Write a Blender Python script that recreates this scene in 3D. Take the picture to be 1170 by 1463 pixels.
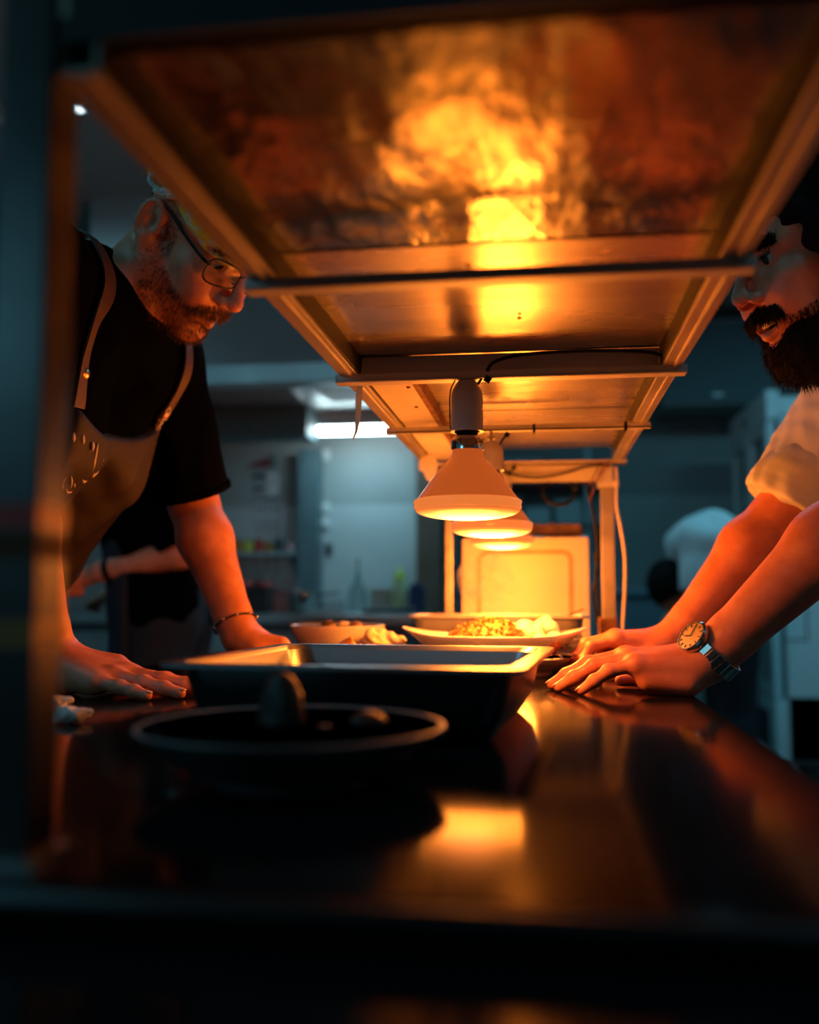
import bpy, math, random
import numpy as np
from math import pi, sin, cos, radians as R

for _o in list(bpy.data.objects):
    bpy.data.objects.remove(_o)
SC = bpy.context.scene
COL = SC.collection
rng = np.random.default_rng(7)
random.seed(7)

# ------------------------------------------------------------------ camera, world, light, exposure
cam_d = bpy.data.cameras.new('camera')
cam_d.sensor_fit = 'HORIZONTAL'
cam_d.sensor_width = 24.0
cam_d.lens = 28.0
cam_d.clip_start = 0.02
cam_d.dof.use_dof = True
cam_d.dof.focus_distance = 1.17
cam_d.dof.aperture_fstop = 1.8
cam = bpy.data.objects.new('camera', cam_d)
COL.objects.link(cam)
cam.location = (0, 0, 1.025)
cam.rotation_euler = (R(90 + 4.7532), 0, R(7.8974))
SC.camera = cam

SC.view_settings.view_transform = 'Standard'
SC.view_settings.look = 'None'
SC.view_settings.gamma = 1.0
SC.view_settings.use_curve_mapping = False
SC.view_settings.exposure = 0.0

wd = bpy.data.worlds.new('world')
SC.world = wd
wd.use_nodes = True
wd.node_tree.nodes['Background'].inputs[0].default_value = (0.01, 0.03, 0.04, 1)
wd.node_tree.nodes['Background'].inputs[1].default_value = 0.04

TEAL = (0.16, 0.72, 1.0)
HEAT = (1.0, 0.25, 0.024)
LAMP_POWER = 15.0
LEAK_POWER = 9.5
COOL_FILL_POWER = 3.6  # strength of the cool fill added behind the camera
CEILING_LIGHTS = [          # x, y, power  (fluorescent fixtures on the ceiling)
    (0.15, 3.35, 7.5),
    (-2.45, 2.9, 3.0),
    (-1.75, 0.45, 5.0),
    (1.25, 0.45, 4.2),
    (2.0, 3.5, 13.0),
]


def area_light(name, loc, sx, sy, power, color, rot=(0, 0, 0)):
    d = bpy.data.lights.new(name, 'AREA')
    d.shape = 'RECTANGLE'
    d.size, d.size_y = sx, sy
    d.energy, d.color = power, color
    o = bpy.data.objects.new(name, d)
    COL.objects.link(o)
    o.location, o.rotation_euler = loc, rot
    return o


# ------------------------------------------------------------------ materials
def mat(name, color, rough=0.5, metal=0.0, var=0.0, vscale=20.0, bump=0.0, bscale=60.0, stretch=(1, 1, 1),
        rvar=0.0, emit=None, estr=0.0, trans=0.0, sss=0.0, color2=None, alpha=None, spec=None, bdist=0.02):
    m = bpy.data.materials.new(name)
    m.use_nodes = True
    nt = m.node_tree
    b = nt.nodes['Principled BSDF']
    b.inputs['Base Color'].default_value = (*color, 1)
    b.inputs['Roughness'].default_value = rough
    b.inputs['Metallic'].default_value = metal
    if spec is not None:
        b.inputs['Specular IOR Level'].default_value = spec
    if trans:
        b.inputs['Transmission Weight'].default_value = trans
    if sss:
        b.inputs['Subsurface Weight'].default_value = sss
        b.inputs['Subsurface Radius'].default_value = (0.01, 0.004, 0.002)
        b.inputs['Subsurface Scale'].default_value = 1.0
    if emit:
        b.inputs['Emission Color'].default_value = (*emit, 1)
        b.inputs['Emission Strength'].default_value = estr
    if var or bump or rvar or color2:
        tc = nt.nodes.new('ShaderNodeTexCoord')
        mp = nt.nodes.new('ShaderNodeMapping')
        mp.inputs['Scale'].default_value = stretch
        nt.links.new(tc.outputs['Object'], mp.inputs['Vector'])
        n = nt.nodes.new('ShaderNodeTexNoise')
        n.inputs['Scale'].default_value = vscale
        n.inputs['Detail'].default_value = 5
        nt.links.new(mp.outputs[0], n.inputs['Vector'])
        if var or color2:
            mx = nt.nodes.new('ShaderNodeMix')
            mx.data_type = 'RGBA'
            c2 = color2 if color2 else tuple(c * (1 - var) for c in color)
            mx.inputs[6].default_value = (*color, 1)
            mx.inputs[7].default_value = (*c2, 1)
            cr = nt.nodes.new('ShaderNodeMapRange')
            cr.inputs[1].default_value = 0.38
            cr.inputs[2].default_value = 0.62
            nt.links.new(n.outputs[0], cr.inputs[0])
            nt.links.new(cr.outputs[0], mx.inputs[0])
            nt.links.new(mx.outputs[2], b.inputs['Base Color'])
        if rvar:
            mr = nt.nodes.new('ShaderNodeMapRange')
            mr.inputs[3].default_value = max(0, rough - rvar)
            mr.inputs[4].default_value = rough + rvar
            nt.links.new(n.outputs[0], mr.inputs[0])
            nt.links.new(mr.outputs[0], b.inputs['Roughness'])
        if bump:
            n2 = nt.nodes.new('ShaderNodeTexNoise')
            n2.inputs['Scale'].default_value = bscale
            n2.inputs['Detail'].default_value = 3
            nt.links.new(mp.outputs[0], n2.inputs['Vector'])
            bp = nt.nodes.new('ShaderNodeBump')
            bp.inputs['Strength'].default_value = bump
            bp.inputs['Distance'].default_value = bdist
            nt.links.new(n2.outputs[0], bp.inputs['Height'])
            nt.links.new(bp.outputs[0], b.inputs['Normal'])
    return m


def emit_mat(name, color, strength):
    m = bpy.data.materials.new(name)
    m.use_nodes = True
    nt = m.node_tree
    nt.nodes.remove(nt.nodes['Principled BSDF'])
    e = nt.nodes.new('ShaderNodeEmission')
    e.inputs[0].default_value = (*color, 1)
    e.inputs[1].default_value = strength
    nt.links.new(e.outputs[0], nt.nodes['Material Output'].inputs[0])
    return m


M = {}
M['steel_top'] = mat('dark_polished_worktop', (0.008, 0.008, 0.009), 0.12, 0.0, var=0.3, vscale=3, bump=0.008, bscale=14, rvar=0.04, spec=0.035)
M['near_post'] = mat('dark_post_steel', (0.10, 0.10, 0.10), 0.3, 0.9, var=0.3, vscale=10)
M['steel'] = mat('stainless_steel', (0.60, 0.59, 0.57), 0.38, 1.0, var=0.2, vscale=12, rvar=0.1)
M['steel_pan'] = mat('pan_steel', (0.42, 0.43, 0.44), 0.30, 1.0, var=0.15, vscale=9, rvar=0.04)
M['steel_panel'] = mat('greasy_sheet_steel', (0.29, 0.265, 0.185), 0.19, 0.95, var=0.5, vscale=9, bump=0.32, bscale=19,
                       stretch=(1.6, 0.7, 1), rvar=0.1, bdist=0.012)
M['steel_panel_smooth'] = mat('brushed_sheet_steel', (0.62, 0.53, 0.42), 0.28, 0.8, var=0.3, vscale=6, bump=0.05, bscale=16, stretch=(0.6, 2.2, 1), rvar=0.08, bdist=0.012)
M['frame'] = mat('gantry_frame_steel', (0.56, 0.50, 0.42), 0.42, 0.6, var=0.35, vscale=16, rvar=0.12, stretch=(1, 0.3, 1))
M['bar'] = mat('gantry_bar_aluminium', (0.74, 0.69, 0.62), 0.45, 0.35, var=0.2, vscale=20, stretch=(0.3, 1, 1))
M['cream_board'] = mat('cream_painted_strip', (0.82, 0.76, 0.66), 0.55, 0, var=0.12, vscale=15)
M['dark_strip'] = mat('dark_inner_lip', (0.02, 0.016, 0.013), 0.7)
M['rust'] = mat('rust_edge', (0.30, 0.12, 0.05), 0.8, 0, var=0.4, vscale=60)
M['ceramic'] = mat('white_ceramic', (0.72, 0.69, 0.67), 0.35, 0, var=0.1, vscale=30)
M['steel_dull'] = mat('dull_worn_steel', (0.62, 0.60, 0.57), 0.5, 0.9, var=0.2, vscale=14)
M['chrome'] = mat('chrome', (0.72, 0.72, 0.72), 0.12, 1.0)
M['black_rubber'] = mat('black_cable_rubber', (0.006, 0.006, 0.0065), 0.6, spec=0.2)
M['cream_cable'] = mat('cream_cable_sheath', (0.78, 0.66, 0.42), 0.5)
M['white_plastic'] = mat('white_plastic', (0.46, 0.42, 0.36), 0.6, 0, var=0.06, vscale=10)
M['groove'] = mat('dark_groove', (0.30, 0.24, 0.17), 0.6, 0, var=0.2)  # groove band coloured darker than the board
M['plate'] = mat('glazed_stoneware', (0.80, 0.76, 0.70), 0.18, 0, var=0.05)
M['dark_bowl'] = mat('dark_glazed_bowl', (0.10, 0.115, 0.12), 0.25, 0, var=0.3, vscale=14)
M['bowl_rim'] = mat('worn_bowl_rim', (0.30, 0.33, 0.33), 0.4, 0, var=0.3, vscale=25)
M['wood'] = mat('brown_cloth', (0.20, 0.10, 0.055), 0.8, 0, var=0.4, vscale=40, bump=0.3, bscale=90)
M['rice'] = mat('orange_rice', (0.55, 0.17, 0.035), 0.6, 0, color2=(0.42, 0.09, 0.015), vscale=70, bump=0.6, bscale=160, bdist=0.006)
M['herb'] = mat('chopped_dark_herbs', (0.05, 0.045, 0.015), 0.7)
M['cauliflower'] = mat('cauliflower_white', (0.88, 0.83, 0.70), 0.6, 0, var=0.12, vscale=60, bump=0.5, bscale=220, bdist=0.004)
M['mushroom'] = mat('roast_mushroom', (0.30, 0.17, 0.08), 0.45, 0, var=0.5, vscale=40, bump=0.3, bscale=80, bdist=0.005)
M['pepper'] = mat('orange_pepper', (0.85, 0.36, 0.04), 0.4, 0, var=0.3, vscale=30)
M['crust'] = mat('dark_roast_crust', (0.016, 0.008, 0.006), 0.5, 0, color2=(0.05, 0.022, 0.01), vscale=55, bump=0.6, bscale=70, bdist=0.01)
M['bread'] = mat('cream_flatbread', (0.85, 0.73, 0.50), 0.65, 0, var=0.12, vscale=30)
M['tissue'] = mat('white_paper', (0.78, 0.78, 0.76), 0.9, 0, var=0.08, vscale=30)
M['skin'] = mat('light_skin', (0.74, 0.29, 0.17), 0.48, 0, color2=(0.64, 0.22, 0.12), vscale=45, bump=0.12, bscale=420, bdist=0.002, sss=0.06)
M['skin_b'] = mat('tanned_skin', (0.74, 0.25, 0.14), 0.46, 0, color2=(0.64, 0.19, 0.10), vscale=45, bump=0.12, bscale=420, bdist=0.002, sss=0.06)
M['lip'] = mat('lip_skin', (0.45, 0.17, 0.13), 0.4)
M['black_cotton'] = mat('black_cotton', (0.002, 0.002, 0.0022), 0.95, 0, var=0.3, vscale=120, bump=0.2, bscale=500, bdist=0.002, spec=0.02)
M['apron'] = mat('brown_waxed_canvas', (0.026, 0.0105, 0.004), 0.7, 0, var=0.35, vscale=25, bump=0.2, bscale=300, bdist=0.002)
M['strap'] = mat('tan_leather_strap', (0.105, 0.04, 0.016), 0.55, 0, var=0.3, vscale=40)
M['brass'] = mat('copper_button', (0.75, 0.42, 0.20), 0.3, 1.0)
M['print'] = mat('pale_print', (0.80, 0.62, 0.42), 0.5)
M['white_cotton'] = mat('white_cotton', (0.76, 0.76, 0.77), 0.85, 0, var=0.06, vscale=40, bump=0.15, bscale=400, bdist=0.002)
M['navy'] = mat('dark_navy_cloth', (0.012, 0.018, 0.028), 0.9)
M['denim'] = mat('dark_trousers', (0.015, 0.017, 0.022), 0.9)
M['shoe'] = mat('black_shoe_leather', (0.012, 0.012, 0.012), 0.4)
M['hair'] = mat('dark_brown_hair', (0.007, 0.004, 0.003), 0.8, spec=0.15)
M['beard'] = mat('brown_beard_hair', (0.10, 0.045, 0.022), 0.55)
M['black_frame'] = mat('black_acetate', (0.010, 0.010, 0.011), 0.25)
M['eye_white'] = mat('eye_white', (0.36, 0.32, 0.29), 0.15)
M['iris'] = mat('dark_iris', (0.035, 0.02, 0.012), 0.1)
M['teeth'] = mat('teeth', (0.82, 0.76, 0.62), 0.2)
M['nail'] = mat('finger_nail', (0.72, 0.45, 0.36), 0.25)
M['bandana_w'] = mat('white_twisted_cloth', (0.75, 0.75, 0.68), 0.8, 0, var=0.2, vscale=80)
M['wall_tile'] = mat('pale_wall_panel', (0.50, 0.56, 0.56), 0.35, 0, var=0.10, vscale=1.6, rvar=0.1)
M['wall_upper'] = mat('dull_wall_paint', (0.33, 0.38, 0.38), 0.5, 0, var=0.12, vscale=2)
M['wall_dark'] = mat('wall_paint', (0.30, 0.36, 0.36), 0.7, 0, var=0.12, vscale=1.5)
M['ceiling'] = mat('ceiling_paint', (0.34, 0.40, 0.40), 0.8, 0, var=0.08, vscale=1.2)
M['floor'] = mat('floor_tile', (0.06, 0.06, 0.06), 0.35, 0, var=0.3, vscale=4)
M['hood'] = mat('hood_steel', (0.60, 0.62, 0.62), 0.38, 0.85, var=0.12, vscale=4, rvar=0.1)
M['filter_dark'] = mat('filter_dark_steel', (0.16, 0.17, 0.18), 0.4, 0.8)
M['column_dark'] = mat('dark_column', (0.10, 0.16, 0.18), 0.5)
M['column_brown'] = mat('brown_column', (0.12, 0.075, 0.05), 0.6, 0, var=0.3, vscale=8)
M['fridge'] = mat('white_enamel', (0.80, 0.82, 0.82), 0.35)
M['fridge_frame'] = mat('grey_plastic_frame', (0.66, 0.70, 0.71), 0.4)
M['dark_inside'] = mat('dark_interior', (0.03, 0.04, 0.045), 0.6)
M['bin_grey'] = mat('grey_bin_plastic', (0.10, 0.15, 0.18), 0.5)
M['glass'] = mat('clear_glass', (0.85, 0.95, 0.95), 0.05, trans=1.0)
M['bottle_glass'] = mat('bottle_glass', (0.70, 0.80, 0.80), 0.08, trans=0.85)
M['sauce_yellow'] = mat('pale_yellow_plastic', (0.55, 0.58, 0.30), 0.45)
M['lime'] = mat('lime_cap', (0.62, 0.68, 0.06), 0.4)
M['carton_blue'] = mat('navy_carton', (0.015, 0.03, 0.10), 0.5)
M['red_plastic'] = mat('red_plastic', (0.42, 0.03, 0.025), 0.5)
M['red_tape'] = mat('red_tape', (0.85, 0.03, 0.015), 0.4)
M['amber_tape'] = mat('amber_tape', (0.55, 0.22, 0.05), 0.4)
M['paper'] = mat('notice_paper', (0.62, 0.66, 0.66), 0.8)
M['ink'] = mat('notice_ink', (0.06, 0.09, 0.12), 0.8)
M['amber_jar'] = mat('amber_jar', (0.35, 0.17, 0.02), 0.3)
M['pink_box'] = mat('pinkish_card_box', (0.36, 0.22, 0.22), 0.7)
M['gold_dial'] = mat('gold_watch_dial', (0.80, 0.58, 0.24), 0.3, 0.7)
M['watch_steel'] = mat('watch_steel', (0.55, 0.50, 0.45), 0.22, 1.0)


def bandana_mat():
    m = mat('yellow_patterned_bandana', (0.62, 0.42, 0.03), 0.8)
    nt = m.node_tree
    tc = nt.nodes.new('ShaderNodeTexCoord')
    v = nt.nodes.new('ShaderNodeTexVoronoi')
    v.inputs['Scale'].default_value = 48
    v.feature = 'DISTANCE_TO_EDGE'
    nt.links.new(tc.outputs['Object'], v.inputs['Vector'])
    cr = nt.nodes.new('ShaderNodeValToRGB')
    cr.color_ramp.elements[0].position = 0.03
    cr.color_ramp.elements[0].color = (0.70, 0.66, 0.50, 1)
    cr.color_ramp.elements[1].position = 0.09
    cr.color_ramp.elements[1].color = (0.92, 0.58, 0.03, 1)
    nt.links.new(v.outputs['Distance'], cr.inputs[0])
    nt.links.new(cr.outputs[0], nt.nodes['Principled BSDF'].inputs['Base Color'])
    return m


M['bandana'] = bandana_mat()


# ------------------------------------------------------------------ mesh builder
class MB:
    def __init__(self):
        self.v, self.f = [], []

    def add(self, verts, faces):
        n = len(self.v)
        self.v.extend([tuple(map(float, p)) for p in verts])
        self.f.extend([tuple(i + n for i in q) for q in faces])
        return self

    def box(self, c, s, rot=None, taper=1.0):
        hx, hy, hz = s[0] / 2, s[1] / 2, s[2] / 2
        P = np.array([[-hx, -hy, -hz], [hx, -hy, -hz], [hx, hy, -hz], [-hx, hy, -hz],
                      [-hx * taper, -hy * taper, hz], [hx * taper, -hy * taper, hz],
                      [hx * taper, hy * taper, hz], [-hx * taper, hy * taper, hz]])
        if rot is not None:
            P = P @ np.asarray(rot).T
        return self.add(P + np.asarray(c), [(0, 3, 2, 1), (4, 5, 6, 7), (0, 1, 5, 4), (1, 2, 6, 5), (2, 3, 7, 6), (3, 0, 4, 7)])

    def lathe(self, prof, c=(0, 0, 0), seg=32, rot=None, sx=1.0, sy=1.0):
        V, F = [], []
        n = len(prof)
        for r, z in prof:
            for k in range(seg):
                a = 2 * pi * k / seg
                V.append((r * cos(a) * sx, r * sin(a) * sy, z))
        for i in range(n - 1):
            for k in range(seg):
                k2 = (k + 1) % seg
                F.append((i * seg + k, i * seg + k2, (i + 1) * seg + k2, (i + 1) * seg + k))
        if prof[0][0] > 1e-5:
            F.append(tuple(range(seg))[::-1])
        if prof[-1][0] > 1e-5:
            F.append(tuple((n - 1) * seg + k for k in range(seg)))
        V = np.array(V)
        if rot is not None:
            V = V @ np.asarray(rot).T
        return self.add(V + np.asarray(c), F)

    def tube(self, pts, r, seg=8, closed=False, flat=1.0):
        pts = np.array(pts, float)
        n = len(pts)
        rs = np.full(n, r) if np.isscalar(r) else np.asarray(r, float)
        T = np.zeros_like(pts)
        for i in range(n):
            a = pts[(i - 1) % n] if (closed or i > 0) else pts[i]
            b = pts[(i + 1) % n] if (closed or i < n - 1) else pts[i]
            T[i] = (b - a) / (np.linalg.norm(b - a) + 1e-12)
        up = np.array([0, 0, 1.0]) if abs(T[0][2]) < 0.9 else np.array([0, 1.0, 0])
        N = np.cross(T[0], up)
        N /= np.linalg.norm(N)
        V, F = [], []
        for i in range(n):
            N = N - T[i] * (N @ T[i])
            N /= np.linalg.norm(N) + 1e-12
            B = np.cross(T[i], N)
            for k in range(seg):
                a = 2 * pi * k / seg
                V.append(pts[i] + rs[i] * (cos(a) * N + flat * sin(a) * B))
        m = n if closed else n - 1
        for i in range(m):
            j = (i + 1) % n
            for k in range(seg):
                k2 = (k + 1) % seg
                F.append((i * seg + k, i * seg + k2, j * seg + k2, j * seg + k))
        if not closed:
            F.append(tuple(range(seg))[::-1])
            F.append(tuple((n - 1) * seg + k for k in range(seg)))
        return self.add(V, F)

    def prism(self, poly, z0, z1, frame=None, o=(0, 0, 0)):
        """poly (u,v) extruded from z0 to z1 along frame's third axis"""
        n = len(poly)
        P = np.array([(u, v, z0) for u, v in poly] + [(u, v, z1) for u, v in poly], float)
        if frame is not None:
            P = P @ np.asarray(frame)
        F = [tuple(range(n))[::-1], tuple(range(n, 2 * n))] + [(i, (i + 1) % n, n + (i + 1) % n, n + i) for i in range(n)]
        return self.add(P + np.asarray(o), F)


def smooth_path(pts, n=8):
    """Catmull-Rom through pts"""
    P = np.array(pts, float)
    P = np.vstack([2 * P[0] - P[1], P, 2 * P[-1] - P[-2]])
    out = []
    for i in range(1, len(P) - 2):
        for t in np.linspace(0, 1, n, endpoint=False):
            a, b, c, d = P[i - 1], P[i], P[i + 1], P[i + 2]
            out.append(0.5 * ((2 * b) + (-a + c) * t + (2 * a - 5 * b + 4 * c - d) * t * t + (-a + 3 * b - 3 * c + d) * t ** 3))
    out.append(P[-2])
    return out


def wloc(o):
    v = np.zeros(3)
    while o is not None:
        v += np.array(o.location)
        o = o.parent
    return v


def obj(name, mb, material, parent=None, origin=None, smooth=False, bevel=0.0):
    """links one mesh object; mb vertices are in world metres"""
    if isinstance(mb, MB):
        V, F = np.array(mb.v, float), mb.f
    else:
        V, F = mb
    if origin is None:
        if parent is not None:
            origin = wloc(parent)
        else:
            origin = np.array([(V[:, 0].min() + V[:, 0].max()) / 2, (V[:, 1].min() + V[:, 1].max()) / 2, V[:, 2].min()])
    me = bpy.data.meshes.new(name)
    V = np.ascontiguousarray(V - np.asarray(origin), dtype=np.float32)
    if isinstance(F, np.ndarray):
        me.vertices.add(len(V))
        me.vertices.foreach_set('co', V.ravel())
        k = F.shape[1]
        me.loops.add(F.size)
        me.loops.foreach_set('vertex_index', np.ascontiguousarray(F, dtype=np.int32).ravel())
        me.polygons.add(len(F))
        me.polygons.foreach_set('loop_start', np.arange(0, F.size, k, dtype=np.int32))
        me.update(calc_edges=True)
    else:
        me.from_pydata(V.tolist(), [], F)
        me.update()
    if smooth:
        me.polygons.foreach_set('use_smooth', np.ones(len(me.polygons), dtype=bool))
        if smooth != 'all':
            me.set_sharp_from_angle(angle=R(38))
    if material is not None:
        me.materials.append(material)
    o = bpy.data.objects.new(name, me)
    COL.objects.link(o)
    if parent is None:
        o.location = tuple(origin)
    else:
        o.parent = parent
        o.location = tuple(np.asarray(origin) - wloc(parent))
    if bevel:
        md = o.modifiers.new('bevel', 'BEVEL')
        md.width, md.segments, md.limit_method = bevel, 2, 'ANGLE'
    return o


def thing(name, label, cat, loc, group=None):
    o = bpy.data.objects.new(name, None)
    COL.objects.link(o)
    o.location = loc
    o['label'], o['category'] = label, cat
    if group:
        o['group'] = group
    return o


def tag(o, label, cat, group=None, kind=None):
    o['label'], o['category'] = label, cat
    if group:
        o['group'] = group
    if kind:
        o['kind'] = kind
    return o


def struct(name, mb, m, **k):
    o = obj(name, mb, m, **k)
    if o.parent is None:
        o['kind'] = 'structure'
    return o


# ------------------------------------------------------------------ signed-distance modelling (bodies, clothes, food)
class SDF:
    def __init__(self):
        self.p = []

    def cone(self, a, b, ra, rb, k=0.012, op='+', noise=None):
        a, b = np.asarray(a, float), np.asarray(b, float)
        self.p.append(('c', (a, b, ra, rb), op, k, (a + b) / 2, np.linalg.norm(b - a) / 2 + max(ra, rb)))
        return self

    def capped(self, a, b, ra, rb, k=0.012, op='+'):
        """cone with a flat end at b (sleeves, trouser legs)"""
        a, b = np.asarray(a, float), np.asarray(b, float)
        self.p.append(('C', (a, b, ra, rb), op, k, (a + b) / 2, np.linalg.norm(b - a) / 2 + max(ra, rb)))
        return self

    def chain(self, pts, rs, k=0.012, op='+'):
        for i in range(len(pts) - 1):
            self.cone(pts[i], pts[i + 1], rs[i], rs[i + 1], k, op)
        return self

    def ell(self, c, r, rot=None, k=0.012, op='+'):
        rot = np.eye(3) if rot is None else np.asarray(rot, float)
        self.p.append(('e', (np.asarray(c, float), np.asarray(r, float), rot), op, k, np.asarray(c, float), max(r)))
        return self

    def cut(self, n, d, k=0.003):
        """keep n.p < d"""
        n = np.asarray(n, float)
        ln = np.linalg.norm(n)
        self.p.append(('h', (n / ln, d / ln), '&', k, None, None))
        return self

    def fn(self, f):
        """d = f(P, d)"""
        self.p.append(('f', f, 'f', 0, None, None))
        return self

    @staticmethod
    def _d(kind, a, P):
        if kind == 'c':
            A, B, ra, rb = a
            ab = B - A
            t = np.clip(((P - A) @ ab) / (ab @ ab + 1e-12), 0, 1)
            return np.sqrt((((P - A) - t[:, None] * ab) ** 2).sum(1)) - (ra + (rb - ra) * t)
        if kind == 'C':
            A, B, ra, rb = a
            ab = B - A
            L = np.linalg.norm(ab)
            t = np.clip(((P - A) @ ab) / (L * L), 0, 1.2)
            d = np.sqrt((((P - A) - t[:, None] * ab) ** 2).sum(1)) - (ra + (rb - ra) * np.minimum(t, 1))
            e = (P - B) @ (ab / L)
            h = np.maximum(0.006 - np.abs(d - e), 0) / 0.006
            return np.maximum(d, e) + h * h * 0.006 * 0.25
        if kind == 'e':
            c, r, rot = a
            q = (P - c) @ rot
            k0 = np.sqrt(((q / r) ** 2).sum(1))
            k1 = np.sqrt(((q / r ** 2) ** 2).sum(1)) + 1e-9
            return k0 * (k0 - 1) / k1
        n, d = a
        return P @ n - d

    def __call__(self, P, c=None, rad=None):
        P = np.asarray(P, float)
        d = np.full(len(P), 1.0)
        for kind, a, op, k, bc, br in self.p:
            if bc is not None and c is not None:
                if np.linalg.norm(bc - c) > br + rad + 2 * k + 0.01:
                    continue
            if op == 'f':
                d = a(P, d)
                continue
            e = self._d(kind, a, P)
            if op == '+':
                h = np.maximum(k - np.abs(d - e), 0) / k
                d = np.minimum(d, e) - h * h * k * 0.25
            elif op == '-':
                h = np.maximum(k - np.abs(-e - d), 0) / k
                d = np.maximum(d, -e) + h * h * k * 0.25
            else:
                h = np.maximum(k - np.abs(d - e), 0) / k
                d = np.maximum(d, e) + h * h * k * 0.25
        return d

    def mesh(self, h, pad=0.02):
        B = [(q[4] - q[5], q[4] + q[5]) for q in self.p if q[2] == '+']
        lo = np.min([b[0] for b in B], 0) - pad
        hi = np.max([b[1] for b in B], 0) + pad
        S = 12
        nb = np.ceil((hi - lo) / (S * h)).astype(int) + 1
        N = nb * S + 1
        V = np.ones(N, np.float32)
        g = np.arange(S + 1) * h
        off = np.stack(np.meshgrid(g, g, g, indexing='ij'), -1).reshape(-1, 3)
        rad = np.sqrt(3) * S * h / 2
        ctr = np.stack(np.meshgrid(*[np.arange(n) for n in nb], indexing='ij'), -1).reshape(-1, 3)
        cw = lo + (ctr + 0.5) * S * h
        dc = self(cw)
        for i, (bi, c0, d0) in enumerate(zip(ctr, cw, dc)):
            s = tuple(slice(b * S, b * S + S + 1) for b in bi)
            if d0 > rad * 1.5 + 0.01:
                continue
            if d0 < -(rad * 1.9 + 0.012):
                V[s] = -1
                continue
            V[s] = self(off + (lo + bi * S * h), c0, rad).reshape(S + 1, S + 1, S + 1)
        return nets(V, lo, h)


def nets(V, lo, h):
    I = V < 0
    n = np.zeros([s - 1 for s in V.shape], np.uint8)
    for dx in (0, 1):
        for dy in (0, 1):
            for dz in (0, 1):
                n += I[dx:I.shape[0] - 1 + dx, dy:I.shape[1] - 1 + dy, dz:I.shape[2] - 1 + dz]
    act = np.argwhere((n > 0) & (n < 8))
    idx = np.full(n.shape, -1, np.int32)
    idx[act[:, 0], act[:, 1], act[:, 2]] = np.arange(len(act))
    cs = [(a, b, c) for a in (0, 1) for b in (0, 1) for c in (0, 1)]
    vals = {c: V[act[:, 0] + c[0], act[:, 1] + c[1], act[:, 2] + c[2]] for c in cs}
    acc = np.zeros((len(act), 3))
    cnt = np.zeros(len(act))
    for c in cs:
        for ax in range(3):
            if c[ax]:
                continue
            c2 = list(c)
            c2[ax] = 1
            a, b = vals[c], vals[tuple(c2)]
            m = (a < 0) != (b < 0)
            t = np.where(m, a / np.where(m, a - b, 1), 0)
            p = np.tile(np.array(c, float), (len(act), 1))
            p[:, ax] += t
            acc += p * m[:, None]
            cnt += m
    verts = lo + h * (act + acc / cnt[:, None])
    F = []
    for ax in range(3):
        sl0 = [slice(None)] * 3
        sl1 = [slice(None)] * 3
        sl0[ax], sl1[ax] = slice(0, -1), slice(1, None)
        A, B = I[tuple(sl0)], I[tuple(sl1)]
        u, w = (ax + 1) % 3, (ax + 2) % 3
        E = np.argwhere(A != B)
        ok = (E[:, u] > 0) & (E[:, w] > 0) & (E[:, u] < n.shape[u]) & (E[:, w] < n.shape[w])
        E = E[ok]
        s = A[E[:, 0], E[:, 1], E[:, 2]]
        q = []
        for du, dw in ((1, 1), (0, 1), (0, 0), (1, 0)):
            e = E.copy()
            e[:, u] -= du
            e[:, w] -= dw
            q.append(idx[e[:, 0], e[:, 1], e[:, 2]])
        q = np.stack(q, 1)
        q[~s] = q[~s][:, ::-1]
        F.append(q)
    return verts, np.concatenate(F)


def vnormals(V, F):
    n = np.cross(V[F[:, 2]] - V[F[:, 0]], V[F[:, 3]] - V[F[:, 1]])
    N = np.zeros_like(V)
    for k in range(4):
        np.add.at(N, F[:, k], n)
    return N / (np.linalg.norm(N, axis=1, keepdims=True) + 1e-12)


def strands(V, N, mask, count, length, rad, sag, seed=1, jitter=0.35, lvar=0.4):
    """hair: thin three-sided spikes growing from masked vertices"""
    g = np.random.default_rng(seed)
    ids = np.nonzero(mask)[0]
    if len(ids) == 0:
        return np.zeros((0, 3)), np.zeros((0, 3), int)
    ids = g.choice(ids, count)
    P = V[ids] + g.normal(0, 0.0009, (count, 3))
    D = N[ids] * 0.55 + np.asarray(sag) + g.normal(0, jitter, (count, 3))
    D /= np.linalg.norm(D, axis=1, keepdims=True)
    L = length * (1 + lvar * g.uniform(-1, 1, count))[:, None]
    A = np.cross(D, g.normal(0, 1, (count, 3)))
    A /= np.linalg.norm(A, axis=1, keepdims=True)
    B = np.cross(D, A)
    mid = P + D * L * 0.55
    tip = P + D * L + np.asarray(sag) * L * 0.45
    vs = []
    for c, r in ((P - D * 0.001, rad), (mid, rad * 0.8)):
        for k in range(3):
            a = 2 * pi * k / 3
            vs.append(c + r * (cos(a) * A + sin(a) * B))
    vs.append(tip)
    VV = np.stack(vs, 1).reshape(-1, 3)
    base = (np.arange(count) * 7)[:, None]
    fs = []
    for k in range(3):
        k2 = (k + 1) % 3
        fs += [[k, k2, 3 + k2], [k, 3 + k2, 3 + k], [3 + k, 3 + k2, 6]]
    FF = (base[:, :, None] + np.array(fs)[None]).reshape(-1, 3)
    return VV, FF


def unit(v):
    v = np.asarray(v, float)
    return v / np.linalg.norm(v)


def rotz(a):
    return np.array([[cos(a), -sin(a), 0], [sin(a), cos(a), 0], [0, 0, 1.0]])


def rotx(a):
    return np.array([[1.0, 0, 0], [0, cos(a), -sin(a)], [0, sin(a), cos(a)]])


def roty(a):
    return np.array([[cos(a), 0, sin(a)], [0, 1.0, 0], [-sin(a), 0, cos(a)]])


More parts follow.
